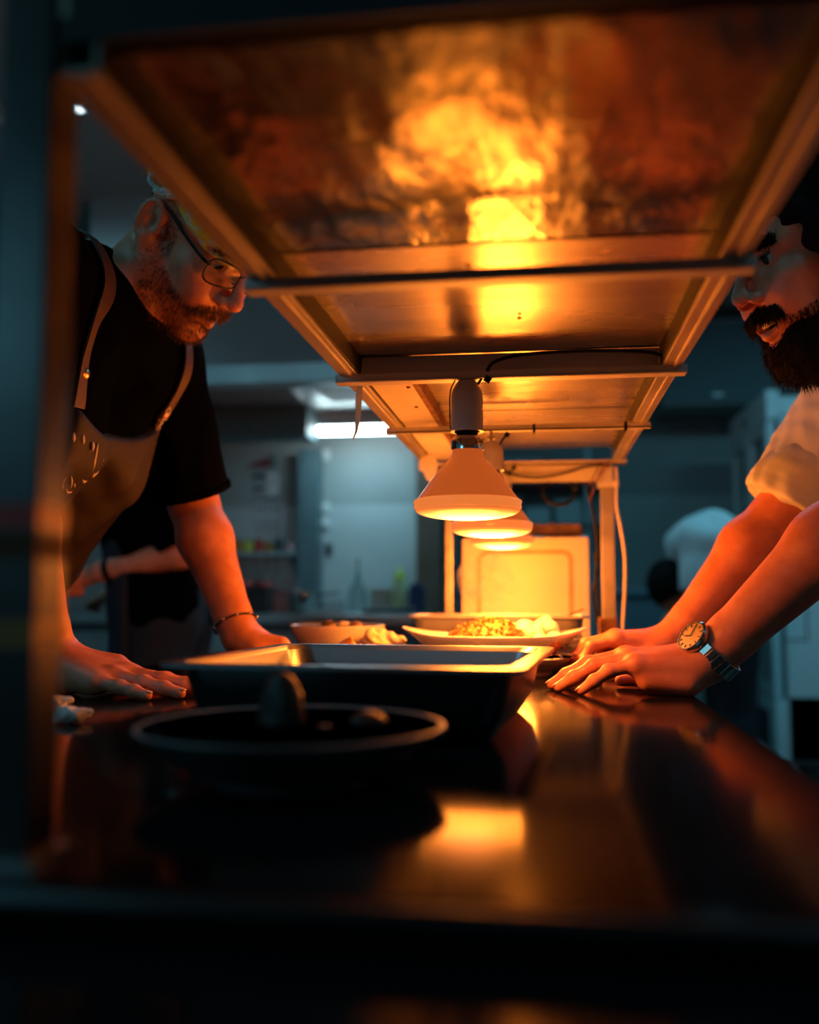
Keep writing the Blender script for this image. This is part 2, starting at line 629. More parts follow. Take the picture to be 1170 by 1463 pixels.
def align(z):
    """rotation whose third column is z"""
    z = unit(z)
    x = np.cross([0, 1.0, 0] if abs(z[1]) < 0.9 else [1.0, 0, 0], z)
    x = unit(x)
    return np.stack([x, np.cross(z, x), z], 1)

# ================================================================== THE ROOM
def boxobj(name, x0, x1, y0, y1, z0, z1, m, parent=None, bevel=0.0, kind=None):
    o = obj(name, MB().box(((x0 + x1) / 2, (y0 + y1) / 2, (z0 + z1) / 2), (x1 - x0, y1 - y0, z1 - z0)), m, parent, bevel=bevel)
    if kind:
        o['kind'] = kind
    return o


S = 'structure'
boxobj('floor', -3.1, 2.7, -2.1, 6.2, -0.1, 0.0, M['floor'], kind=S)
boxobj('ceiling', -3.1, 2.7, -2.1, 6.2, 2.7, 2.8, M['ceiling'], kind=S)
boxobj('wall_left', -3.1, -3.0, -2.0, 6.1, 0, 2.7, M['wall_dark'], kind=S)
boxobj('wall_right', 2.6, 2.7, -2.0, 6.1, 0, 2.7, M['wall_dark'], kind=S)
boxobj('wall_front', -3.0, 2.6, -2.1, -2.0, 0, 2.7, M['wall_dark'], kind=S)
boxobj('wall_back', -3.0, 2.6, 6.1, 6.2, 0, 2.7, M['wall_upper'], kind=S)
wl = boxobj('wall_kitchen', -3.0, -0.585, 4.5, 4.6, 0, 2.7, M['wall_upper'], kind=S)
boxobj('splashback', -3.0, -0.585, 4.494, 4.5, 0.0, 1.44, M['wall_tile'], parent=wl)
boxobj('trim_1', -0.585, -0.47, 4.44, 4.62, 0, 2.7, M['column_brown'], kind=S)
boxobj('trim_2', -1.145, -1.045, 4.40, 4.494, 0.0, 1.70, M['column_dark'], kind=S)
wp = boxobj('wall_panel', -0.2, 2.6, 6.07, 6.1, 0, 1.62, M['wall_tile'], kind=S)

# ceiling fluorescent fixtures
for i, (lx, ly, lp) in enumerate(CEILING_LIGHTS):
    where = ['over the middle of the kitchen beyond the gantry', 'over the back cook near the extractor hood',
             'behind the photographer on the left', 'above the white shirted man', 'over the white display fridge'][i]
    t = thing('ceiling_light', 'white fluorescent ceiling fixture %s' % where, 'light', (lx, ly, 2.64), 'ceiling fluorescent fixtures')
    boxobj('housing', lx - 0.63, lx + 0.63, ly - 0.10, ly + 0.10, 2.655, 2.70, M['fridge'], t)
    for s in (-0.045, 0.045):
        obj('tube', MB().tube([(lx - 0.58, ly + s, 2.645), (lx + 0.58, ly + s, 2.645)], 0.013, 10), emit_mat('tube_glow', (0.7, 0.95, 1.0), 1.2), t, smooth=True)
    area_light('ceiling_tube_light', (lx, ly, 2.625), 1.15, 0.12, lp, TEAL)

# ================================================================== THE PASS COUNTER
ct = thing('pass_counter', 'long dark polished kitchen pass counter the two men lean on', 'counter', (-0.24, 1.2, 0))
mb = MB()
prof = []                      # rounded front nose, side view (y, z)
for k in range(9):
    a = pi / 2 + pi / 2 * k / 8
    prof.append((0.398 + 0.009 * cos(a) * 1.0, 0.891 + 0.009 * sin(a)))
prof = [(2.22, 0.90)] + prof + [(0.389, 0.862), (2.22, 0.862)]
F3 = np.array([[0, 1.0, 0], [0, 0, 1.0], [1.0, 0, 0]])
mb.prism(prof, -0.66, 0.178, frame=F3)
obj('worktop', mb, M['steel_top'], ct, smooth=True)
obj('edge_strip', MB().tube([(-0.66, 0.3905, 0.8945), (0.178, 0.3905, 0.8945)], 0.0048, 12), M['near_post'], ct, smooth=True)
boxobj('base_panel', -0.60, 0.12, 0.46, 2.16, 0.12, 0.862, M['steel'], ct)
boxobj('plinth', -0.56, 0.08, 0.52, 2.10, 0.0, 0.12, M['dark_inside'], ct)

pt = thing('prep_table', 'lower dark polished table butted against the near end of the pass', 'table', (-0.24, 0.2, 0))
boxobj('table_top', -0.80, 0.40, 0.09, 0.386, 0.852, 0.880, M['steel_top'], pt, bevel=0.003)
boxobj('undershelf', -0.74, 0.34, 0.12, 0.36, 0.25, 0.27, M['steel'], pt)
for x in (-0.77, 0.37):
    for y in (0.115, 0.36):
        boxobj('leg', x - 0.018, x + 0.018, y - 0.018, y + 0.018, 0.0, 0.852, M['steel'], pt)

# ================================================================== THE HEATED GANTRY
ga = thing('heated_gantry', 'steel heat lamp gantry shelf standing over the pass', 'shelf', (-0.04, 1.13, 0.90))
XL, XR = -0.222, 0.147
RZ = 1.277


def rail(x0, x1):
    """hollow-backed rail: bottom flange, two ribs and an inner lip"""
    w = x1 - x0
    mb = MB()
    mb.box(((x0 + x1) / 2, 1.148, RZ + 0.0015), (w, 1.454, 0.003))
    mb.box((x0 + 0.0015, 1.148, RZ + 0.020), (0.003, 1.454, 0.038))
    mb.box((x1 - 0.0015, 1.148, RZ + 0.020), (0.003, 1.454, 0.038))
    mb.box(((x0 + x1) / 2 + w * 0.12, 1.148, RZ - 0.0008), (w * 0.22, 1.454, 0.0024))
    return mb


obj('side_rail', rail(XL - 0.011, XL + 0.011), M['frame'], ga, bevel=0.0007)
for xg, sg in ((XL + 0.0112, 1), (XR - 0.0112, -1)):
    boxobj('inner_lip', min(xg, xg + 0.0012 * sg), max(xg, xg + 0.0012 * sg), 0.42, 1.872, 1.2805, 1.306, M['dark_strip'], ga)  # near-black strip along the inner face of each side rail
obj('side_rail', rail(XR - 0.011, XR + 0.011), M['frame'], ga, bevel=0.0007)

BARS = [(0.742, 0.020), (1.092, 0.022), (1.452, 0.012), (1.865, 0.014)]
for i, (y, d) in enumerate(BARS):
    mb = MB()
    x0, x1 = XL - 0.016, XR + 0.016
    mb.box(((x0 + x1) / 2, y, 1.2705), (x1 - x0, d, 0.003))
    mb.box(((x0 + x1) / 2, y - d / 2 + 0.0015, 1.2735), (x1 - x0, 0.003, 0.009))
    if i < 2:
        mb.box(((x0 + x1) / 2, y - d / 2 + 0.001, 1.2700), (x1 - x0, 0.003, 0.002))
    if i == 1:
        mb.box(((XL + XR) / 2, y + 0.004, 1.288), (XR - XL - 0.026, 0.002, 0.026))
    obj('crossbar', mb, M['bar'], ga, bevel=0.0005)

# apron boards that close the near and far ends under the shelf
boxobj('end_board', XL - 0.02, XR + 0.02, 0.419, 0.424, 1.2925, 1.345, M['dark_inside'], ga)['label'] = 'dark front board'
boxobj('end_board', -0.19, XR - 0.012, 1.855, 1.860, 1.236, 1.268, M['bar'], ga)


def panel(y0, y1, z0, z1, seed, amp, dents):
    """sheet-steel underside panel with real waviness and dents"""
    nx, ny = 56, 56
    g = np.random.default_rng(seed)
    xs, ys = np.linspace(XL + 0.004, XR - 0.004, nx), np.linspace(y0 + 0.003, y1 - 0.003, ny)
    X, Y = np.meshgrid(xs, ys)
    Z = z0 + (Y - y0) / (y1 - y0) * (z1 - z0)
    for _ in range(7):
        kx, ky, ph = g.uniform(8, 34), g.uniform(5, 26), g.uniform(0, 6.28)
        Z = Z + amp * np.sin(kx * X + ky * Y * g.choice([-1, 1]) + ph) / 7
    for _ in range(dents):
        cx, cy, s = g.uniform(XL, XR), g.uniform(y0, y1), g.uniform(0.012, 0.03)
        Z = Z + g.uniform(-1, 1) * 0.0005 * np.exp(-((X - cx) ** 2 + (Y - cy) ** 2) / s ** 2)
    V = np.stack([X, Y, Z], -1).reshape(-1, 3)
    n = len(V)
    V = np.vstack([V, V + [0, 0, 0.002]])
    F = []
    for j in range(ny - 1):
        for i in range(nx - 1):
            a = j * nx + i
            F.append((a, a + nx, a + nx + 1, a + 1))
            F.append((n + a, n + a + 1, n + a + nx + 1, n + a + nx))
    mb = MB()
    mb.add(V, F)
    return mb


PAN = [(0.428, 0.742, 1.290, 1.302, 11, 0.0016, 46), (0.742, 1.092, 1.302, 1.302, 12, 0.0010, 12),
       (1.092, 1.452, 1.302, 1.302, 13, 0.0008, 8), (1.452, 1.862, 1.302, 1.302, 14, 0.0008, 8)]
for p in PAN:
    obj('underside_panel', panel(*p), M['steel_panel' if p[4] == 11 else 'steel_panel_smooth'], ga, smooth='all')
boxobj('cream_strip', -0.210, -0.158, 1.108, 1.855, 1.283, 1.287, M['cream_board'], ga)['label'] = 'cream painted strip along the left underside'
boxobj('rust_edge', -0.158, -0.150, 1.108, 1.855, 1.282, 1.301, M['rust'], ga)['label'] = 'rust brown edge strip'
boxobj('shelf_top', XL - 0.045, XR + 0.045, 0.405, 1.885, 1.346, 1.356, M['steel'], ga, bevel=0.002)
for x in (XL - 0.006, XR + 0.006):
    boxobj('shelf_side', x - 0.002, x + 0.002, 0.418, 1.87, 1.305, 1.346, M['frame'], ga)
# dark screws that hold the sheet
for x, y in ((-0.06, 0.80), (-0.165, 1.18), (-0.172, 1.31), (0.02, 1.20), (0.055, 1.22), (-0.165, 1.5), (-0.02, 0.95)):
    zz = 1.283 if x < -0.16 else 1.3005
    obj('screw', MB().lathe([(0.0001, zz + 0.001), (0.0028, zz), (0.002, zz - 0.0018), (0.0001, zz - 0.0022)], (x, y, 0), 8), M['rust'], ga)

POSTS = [(-0.2465, 0.430, 0.90), (0.1725, 0.430, 0.90), (-0.181, 1.868, 0.90), (0.125, 1.868, 0.90)]
post_objs = []
for i, (x, y, z) in enumerate(POSTS):
    w = 0.027 if i < 2 else (0.014 if i == 2 else 0.024)
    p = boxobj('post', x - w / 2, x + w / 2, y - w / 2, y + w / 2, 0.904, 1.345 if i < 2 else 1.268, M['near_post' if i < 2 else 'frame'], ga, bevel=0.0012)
    boxobj('foot', x - w / 2 - 0.006, x + w / 2 + 0.006, y - w / 2 - 0.006, y + w / 2 + 0.006, 0.90, 0.904, M['steel'], p)
    post_objs.append(p)
boxobj('post_cap', 0.108, 0.148, 1.852, 1.884, 1.225, 1.236, M['bar'], post_objs[3], bevel=0.001)['label'] = 'clamp collar near the post top'
boxobj('post_sleeve', 0.106, 0.139, 1.853, 1.883, 0.904, 0.975, M['rust'], post_objs[3], bevel=0.001)['label'] = 'brown sleeve at the post foot'
# tape wrapped round the near post
for z0, z1, m, lb in ((1.0545, 1.0660, 'red_tape', 'bright red tape band'), (1.040, 1.0525, 'rust', 'dull red tape band below the bright one'),
                      (0.999, 1.012, 'amber_tape', 'amber tape band near the post foot')):
    x, y = POSTS[0][:2]
    boxobj('tape', x - 0.0139, x + 0.0139, y - 0.0139, y + 0.0139, z0, z1, M[m], post_objs[0])['label'] = lb


# ---- heat lamps
def lens_mat(glow):
    m = bpy.data.materials.new('lamp_lens')
    m.use_nodes = True
    nt = m.node_tree
    b = nt.nodes['Principled BSDF']
    b.inputs['Base Color'].default_value = (0.9, 0.45, 0.2, 1)
    b.inputs['Roughness'].default_value = 0.3
    tc = nt.nodes.new('ShaderNodeTexCoord')
    ln = nt.nodes.new('ShaderNodeVectorMath')
    ln.operation = 'LENGTH'
    mp = nt.nodes.new('ShaderNodeMapping')
    mp.inputs['Scale'].default_value = (1, 1, 0)
    nt.links.new(tc.outputs['Object'], mp.inputs[0])
    nt.links.new(mp.outputs[0], ln.inputs[0])
    cr = nt.nodes.new('ShaderNodeValToRGB')
    e = cr.color_ramp.elements
    e[0].position, e[0].color = 0.0, (1.0, 0.62, 0.30, 1)
    e[1].position, e[1].color = 1.0, (0.80, 0.16, 0.02, 1)
    e2 = cr.color_ramp.elements.new(0.62)
    e2.color = (1.0, 0.42, 0.12, 1)
    sc = nt.nodes.new('ShaderNodeMath')
    sc.operation = 'MULTIPLY'
    sc.inputs[1].default_value = 1 / 0.0605
    nt.links.new(ln.outputs['Value'], sc.inputs[0])
    nt.links.new(sc.outputs[0], cr.inputs[0])
    nt.links.new(cr.outputs[0], b.inputs['Emission Color'])
    mr = nt.nodes.new('ShaderNodeMapRange')
    mr.inputs[1].default_value = 0.25
    mr.inputs[2].default_value = 1.0
    mr.inputs[3].default_value = glow
    mr.inputs[4].default_value = glow * 0.16
    nt.links.new(sc.outputs[0], mr.inputs[0])
    nt.links.new(mr.outputs[0], b.inputs['Emission Strength'])
    return m


BODY_GLOW = 0.45
M['bulb'] = mat('ruby_reflector_glass', (0.16, 0.022, 0.005), 0.25, 0, var=0.15, vscale=18, emit=(1.0, 0.17, 0.025), estr=BODY_GLOW)
M['bulb_rim'] = mat('ruby_reflector_rim', (0.45, 0.12, 0.035), 0.22, 0, emit=(1.0, 0.24, 0.045), estr=BODY_GLOW * 1.7)

# x, y, socket top, label, brightness of the bulb
LAMPS = [(-0.084, 1.09, 1.268, 'nearest heat lamp, with a long grey white ceramic socket tight under its crossbar', 0.42),
         (-0.075, 1.452, 1.253, 'middle heat lamp, its short socket hung from wires below the thin crossbar', 1.1),
         (-0.076, 1.845, 1.253, 'farthest heat lamp, only its glowing lens showing below the middle one', 1.0)]
for i, (x, y, zt, lab, bright) in enumerate(LAMPS):
    hl = thing('heat_lamp', lab, 'lamp', (x, y, 1.105), 'heat lamps under the gantry')
    zs = 1.2085
    so = obj('socket', MB().lathe([(0.0001, zt), (0.010, zt), (0.0125, zt - 0.003), (0.0168, zt - 0.011), (0.0183, zt - 0.016), (0.0185, zs + 0.004),
                                   (0.0192, zs + 0.003), (0.0192, zs), (0.014, zs), (0.013, zs + 0.006), (0.0001, zs + 0.006)], (x, y, 0), 32),
             M['ceramic'], hl, smooth=True)
    obj('wire', MB().tube(smooth_path([(x - 0.011, y, zt + 0.006), (x - 0.0188, y - 0.004, zt - 0.012), (x - 0.0196, y - 0.004, zs + 0.02), (x - 0.0192, y - 0.004, zs + 0.003)]), 0.0008, 6),
        M['black_rubber'], so)
    obj('wire', MB().tube(smooth_path([(x + 0.012, y - 0.002, zt - 0.006), (x + 0.019, y - 0.006, zt + 0.004), (x + 0.026, y - 0.008, zt + 0.012)]), 0.0016, 6), M['black_rubber'], so)
    obj('connector', MB().box((x + 0.0245, y - 0.008, zt - 0.0005 + (0.0 if i == 0 else 0.010)), (0.007, 0.005, 0.007), rot=roty(0.6)), M['black_rubber'], so)
    if i:
        obj('hanger', MB().box((x, y, (1.269 + zt) / 2), (0.004, 0.008, 1.269 - zt)).box((x, y, zt + 0.006), (0.012, 0.01, 0.003)), M['frame'], hl)
    obj('screw_cap', MB().lathe([(0.0001, zs + 0.003), (0.0105, zs + 0.003), (0.0105, zs - 0.002), (0.0135, zs - 0.004), (0.0175, zs - 0.009), (0.0188, zs - 0.011),
                                 (0.0188, zs - 0.0215), (0.0001, zs - 0.0215)], (x, y, 0), 32), M['chrome'], hl, smooth=True)
    obj('collar', MB().lathe([(0.0001, zs + 0.001), (0.0145, zs + 0.001), (0.0145, zs - 0.001), (0.0105, zs - 0.003), (0.0001, zs - 0.003)], (x, y, 0), 24), M['black_rubber'], hl, smooth=True)
    bp = [(0.0175, zs - 0.0215), (0.0182, zs - 0.026), (0.0205, zs - 0.031), (0.0245, zs - 0.0355), (0.031, zs - 0.042), (0.0415, zs - 0.0555), (0.0505, zs - 0.068), (0.0585, zs - 0.0785)]
    obj('bulb', MB().lathe(bp, (x, y, 0), 48), M['bulb'], hl, smooth=True)
    zr = zs - 0.0785
    obj('rim', MB().lathe([(0.0585, zr), (0.0615, zr - 0.0015), (0.0622, zr - 0.0035), (0.0612, zr - 0.0065), (0.0618, zr - 0.0095), (0.0600, zr - 0.012)], (x, y, 0), 48), M['bulb_rim'], hl, smooth='all')
    dome = [(0.0600, zr - 0.012)] + [(0.0600 * cos(a), zr - 0.012 - 0.0115 * sin(a)) for a in np.linspace(0.15, pi / 2 - 0.02, 9)]
    obj('lens', MB().lathe(dome, (x, y, 0), 48), lens_mat(3.0 + 4.5 * bright), hl, origin=np.array([x, y, zr]), smooth='all')
    for kind, pw, rad, dz in (('SPOT', LAMP_POWER, 0.03, 0.0235), ('POINT', LEAK_POWER, 0.06, 0.035)):
        ld = bpy.data.lights.new('heat_lamp_light', kind)
        ld.energy, ld.color, ld.shadow_soft_size = pw * bright, HEAT, rad
        if kind == 'SPOT':
            ld.spot_size, ld.spot_blend = R(150), 0.8
        lo = bpy.data.objects.new('heat_lamp_light', ld)
        COL.objects.link(lo)
        lo.location = (x, y, zr - dz)

# ---- cables
def cable(name, pts, r, m, label, n=8, seg=8):
    return tag(obj(name, MB().tube(smooth_path(pts, n), r, seg), m, smooth='all'), label, 'cable')


cable('power_cable', [(-0.060, 1.080, 1.2775), (-0.052, 1.070, 1.284), (-0.030, 1.064, 1.289), (0.01, 1.062, 1.2915), (0.07, 1.062, 1.2915), (0.118, 1.066, 1.289), (0.137, 1.075, 1.286)],
      0.0021, M['black_rubber'], 'black cable arching under the panel above the nearest heat lamp crossbar')
cable('power_cable', [(-0.072, 1.838, 1.256), (-0.045, 1.835, 1.247), (-0.005, 1.834, 1.243), (0.04, 1.834, 1.249), (0.085, 1.838, 1.262), (0.115, 1.842, 1.2655), (0.131, 1.845, 1.262)],
      0.0022, M['black_rubber'], 'black cable sagging along the far end board of the gantry')
cable('power_cable', [(0.142, 1.850, 1.262), (0.1425, 1.849, 1.235), (0.1415, 1.849, 1.19), (0.149, 1.848, 1.14), (0.155, 1.848, 1.09), (0.154, 1.848, 1.03), (0.149, 1.848, 0.96), (0.146, 1.848, 0.9027)],
      0.0027, M['cream_cable'], 'cream cable running down the right far post')
cable('power_cable', [(0.089, 1.885, 1.262), (0.092, 1.89, 1.22), (0.103, 1.895, 1.16), (0.108, 1.90, 1.10), (0.104, 1.90, 1.05), (0.110, 1.905, 0.98), (0.112, 1.905, 0.9033)],
      0.0033, M['black_rubber'], 'thick black cable hanging behind the right far post')
cable('power_cable', [(0.112, 1.93, 1.09), (0.104, 1.935, 1.098), (0.109, 1.94, 1.062), (0.099, 1.94, 1.02), (0.106, 1.94, 0.97), (0.118, 1.94, 0.9035)],
      0.0030, M['black_rubber'], 'black cable curling beside the right edge of the white board')
coil = []
for k in range(52):
    a = 2 * pi * k / 17
    coil.append((0.034 + (0.031 + 0.0016 * sin(k)) * cos(a), 1.878 + 0.0009 * k / 2, 1.2205 + (0.026 + 0.0015 * cos(k * 1.7)) * sin(a)))
coil = [(0.070, 1.874, 1.262), (0.074, 1.875, 1.243)] + coil
cable('coiled_cable', coil, 0.0028, M['black_rubber'], 'coil of black cable hanging below the far end of the gantry', n=3)
# bundle of tie ends at the far right corner
for k, (dx, dz, ln) in enumerate(((0.0, 0.0, 0.075), (-0.008, 0.004, 0.05), (0.006, 0.006, 0.045))):
    x0, z0 = 0.119 + dx, 1.268 + dz
    o = obj('cable_tie', MB().box((x0 - ln * 0.20, 1.838 - 0.004 * k, z0 - ln * 0.48), (0.0022, 0.0014, ln * 1.05), rot=roty(0.38 + 0.1 * k)), M['rust'])
    tag(o, ['longest tan cable tie end hanging at the far right gantry corner', 'middle tan cable tie end at the far right gantry corner',
            'short tan cable tie end tucked highest at the far right gantry corner'][k], 'cable tie', 'cable tie ends at the gantry corner')
for y, x in ((1.452, 0.126), (1.452, -0.01)):
    tag(obj('cable_tie', MB().box((x, y, 1.2715), (0.004, 0.017, 0.013)), M['black_rubber']),
        'black cable tie round the thin crossbar %s' % ('near its right end' if x > 0.1 else 'near its middle'), 'cable tie')
# hanging strip of tape and torn label
tp = [(-0.2175, 1.128, 1.2765), (-0.2185, 1.127, 1.262), (-0.2195, 1.127, 1.238), (-0.2215, 1.126, 1.218), (-0.226, 1.126, 1.207)]
V, F = [], []
for k, p in enumerate(tp):
    w = [0.0035, 0.0042, 0.0032, 0.0018, 0.0006][k]
    for s, d in ((-1, 0), (1, 0), (1, 0.0006), (-1, 0.0006)):
        V.append((p[0] + s * w, p[1] + d, p[2]))
for k in range(len(tp) - 1):
    for q in range(4):
        q2 = (q + 1) % 4
        F.append((4 * k + q, 4 * k + q2, 4 * k + 4 + q2, 4 * k + 4 + q))
F += [(0, 3, 2, 1), (16, 17, 18, 19)]
tag(obj('tape_strip', MB().add(V, F), M['bread']), 'thin peeling strip of cream tape hanging from the left gantry rail', 'tape')
poly = [(0, 0), (0.012, 0.004), (0.024, 0.0), (0.030, -0.012), (0.030, -0.040), (0.022, -0.052), (0.010, -0.044), (0.004, -0.030), (-0.004, -0.026), (-0.005, -0.012)]
tag(obj('paper_label', MB().prism([(u - 0.222, v + 1.277) for u, v in poly], -1.7606, -1.760, frame=np.array([[1.0, 0, 0], [0, 0, 1.0], [0, -1.0, 0]])), M['cream_board']),
    'torn cream paper label hanging off the left rail by the heat lamps', 'label')

# ================================================================== ON THE COUNTER
# ---- foreground gastronorm pan (slightly turned)
def gn_pan(name, label, c, w, d, h, yaw, m, lip=0.012, bottom=0.80):
    t = thing(name, label, 'pan', c)

    def rr(hw, hd, r, z, n=6):
        out = []
        for sx, sy, a0 in ((1, 1, 0), (-1, 1, pi / 2), (-1, -1, pi), (1, -1, 3 * pi / 2)):
            for k in range(n + 1):
                a = a0 + pi / 2 * k / n
                out.append((sx * (hw - r) + r * cos(a), sy * (hd - r) + r * sin(a), z))
        return out
    hw, hd = w / 2, d / 2
    rings = [rr(hw, hd, 0.016, h - 0.004), rr(hw, hd, 0.016, h), rr(hw - lip, hd - lip, 0.02, h), rr(hw - lip - 0.003, hd - lip - 0.003, 0.024, h - 0.005),
             rr(hw - lip - 0.008, hd - lip - 0.008, 0.030, 0.022), rr(hw - lip - 0.022, hd - lip - 0.022, 0.030, 0.003), rr((hw - lip) * 0.5, (hd - lip) * 0.5, 0.02, 0.0025)]
    th = 0.0012
    outer = [rr(hw - 0.0005, hd - 0.0005, 0.016, h - 0.004), rr(hw - lip + th, hd - lip + th, 0.022, h - 0.004), rr(hw - lip - 0.008 + th, hd - lip - 0.008 + th, 0.030, 0.022),
             rr(hw - lip - 0.022 + th, hd - lip - 0.022 + th, 0.030, 0.0), rr((hw - lip) * 0.5, (hd - lip) * 0.5, 0.02, 0.0)]
    Rz = rotz(yaw)

    def shell(rings, flip):
        n = len(rings[0])
        V = np.array([p for r in rings for p in r]) @ Rz.T + np.array(c)
        F = []
        for i in range(len(rings) - 1):
            for k in range(n):
                k2 = (k + 1) % n
                q = (i * n + k, i * n + k2, (i + 1) * n + k2, (i + 1) * n + k)
                F.append(q if flip else q[::-1])
        last = tuple((len(rings) - 1) * n + k for k in range(n))
        F.append(last if flip else last[::-1])
        return V, F
    b = MB()
    b.add(*shell(rings[3:], True))
    b.add(*shell(outer, False))
    obj('body', b, m, t, smooth=True)
    V, F = shell(rings[:4], True)
    obj('rim', MB().add(V, F[:-1]), m, t, smooth=True)
    return t


gn_pan('gastronorm_pan', 'large rectangular steel food pan in the foreground behind the dark bowl', (-0.157, 0.925, 0.90), 0.314, 0.320, 0.0645, R(-5), M['steel_pan'], lip=0.014)
gn_pan('gastronorm_pan', 'steel food pan at the far end of the pass before the white board', (-0.079, 1.748, 0.90), 0.318, 0.155, 0.083, R(-1), M['steel_dull'], lip=0.010)
# ladle lying in the far pan
t = thing('serving_spoon', 'dark handled serving spoon resting in the far steel pan', 'spoon', (0.05, 1.74, 0.91))
obj('handle', MB().tube(smooth_path([(0.035, 1.735, 0.976), (0.052, 1.735, 0.985), (0.072, 1.738, 0.9935)]), [0.0022] * 16 + [0.003], 8, flat=0.6), M['black_rubber'], t, smooth='all')
obj('bowl', MB().lathe([(0.0001, 0.0), (0.012, 0.002), (0.018, 0.009), (0.0185, 0.009), (0.0125, 0.0008), (0.0001, -0.0012)], (0.0, 1.735, 0.9055), 20, sx=1.4), M['steel'], t, smooth=True)
obj('neck', MB().tube(smooth_path([(0.020, 1.735, 0.913), (0.030, 1.735, 0.945), (0.0355, 1.735, 0.9765)]), 0.0022, 8), M['steel'], t, smooth='all')


def bowl_prof(r, h, foot, th=0.004):
    return ([(0.0001, 0.004), (foot * 0.8, 0.004), (foot * 0.82, 0.0), (foot, 0.0), (foot * 1.02, 0.004), (r * 0.78, h * 0.45), (r * 0.94, h * 0.82), (r, h)],
            [(r, h), (r - th * 0.5, h + th * 0.35), (r - th, h)],
            [(r - th, h), (r * 0.94 - th, h * 0.84), (r * 0.76 - th, h * 0.5), (foot * 0.95, 0.009), (0.0001, 0.0085)])


def bowl(name, label, cat, c, r, h, foot, m, mrim=None, sx=1.0, sy=1.0, rot=None, th=0.004, seg=48):
    t = thing(name, label, cat, c)
    a, b, d = bowl_prof(r, h, foot, th)
    obj('body', MB().lathe(a, c, seg, sx=sx, sy=sy, rot=rot).lathe(d, c, seg, sx=sx, sy=sy, rot=rot), m, t, smooth=True)
    obj('rim', MB().lathe(b, c, seg, sx=sx, sy=sy, rot=rot), mrim or m, t, smooth='all')
    return t


bowl('food_bowl', 'dark shallow round bowl of roasted food closest to the camera', 'bowl', (-0.167, 0.632, 0.90), 0.1035, 0.036, 0.05, M['dark_bowl'], M['bowl_rim'])


def lump(name, label, cat, c, r, m, seed, h=0.003, rough=0.18, group=None, sub=3, squash=None):
    g = np.random.default_rng(seed)
    s = SDF()
    r = np.asarray(r, float)
    s.ell(c, r * 0.85, k=0.004)
    for _ in range(7):
        d = unit(g.normal(0, 1, 3))
        s.ell(np.array(c) + d * r * 0.55, r * g.uniform(0.35, 0.6), k=min(r) * 0.5)
    V, F = s.mesh(h)
    o = obj(name, (V, F), m, smooth='all', origin=np.array([c[0], c[1], V[:, 2].min()]))
    if label:
        tag(o, label, cat, group)
    return o


G = 'roast pieces in the dark bowl'
for c, r, lb, sd in (((-0.177, 0.640, 0.938), (0.018, 0.017, 0.030), 'tall pointed dark roast piece at the middle of the near bowl', 3),
                     ((-0.142, 0.632, 0.922), (0.020, 0.018, 0.015), 'brown roast piece just right of the tall one in the near bowl', 4),
                     ((-0.215, 0.640, 0.917), (0.021, 0.018, 0.011), 'low dark roast piece at the left of the near bowl', 5),
                     ((-0.118, 0.655, 0.926), (0.017, 0.017, 0.018), 'lumpy dark roast piece right of centre in the near bowl', 6),
                     ((-0.099, 0.618, 0.922), (0.013, 0.016, 0.010), 'small glossy roast piece at the right side of the near bowl', 7),
                     ((-0.168, 0.592, 0.917), (0.017, 0.013, 0.010), 'small dark roast piece at the front of the near bowl', 8),
                     ((-0.196, 0.676, 0.923), (0.016, 0.013, 0.014), 'dark roast piece behind the tall one in the near bowl', 9)):
    lump('roast_piece', lb, 'food', c, r, M['crust'], sd, 0.0028, group=G)

# crumpled paper by the left post
for c, r, sd, lb in (((-0.487, 0.895, 0.9125), (0.024, 0.018, 0.016), 21, 'crumpled white paper towel lump next to the left post'),
                     ((-0.447, 0.868, 0.9075), (0.020, 0.015, 0.010), 22, 'smaller folded white paper scrap right of the paper lump')):
    s = SDF()
    g = np.random.default_rng(sd)
    s.ell(c, np.array(r) * 0.8, k=0.004)
    for _ in range(6):
        d = unit(g.normal(0, 1, 3) * [1, 1, 0.5])
        s.cone(np.array(c), np.array(c) + d * np.array(r) * 1.1, min(r) * 0.5, min(r) * 0.22, k=0.004)
    s.cut((0, 0, -1), -0.9005)
    ph = g.uniform(0, 6, 3)
    s.fn(lambda P, d, ph=ph: d + 0.0013 * np.sin(P[:, 0] * 420 + ph[0] + 3 * np.sin(P[:, 1] * 190)) * np.sin(P[:, 2] * 380 + ph[1]))
    V, F = s.mesh(0.0018)
    tag(obj('paper_towel', (V, F), M['tissue'], smooth='all', origin=np.array([c[0], c[1], V[:, 2].min()])), lb, 'paper')

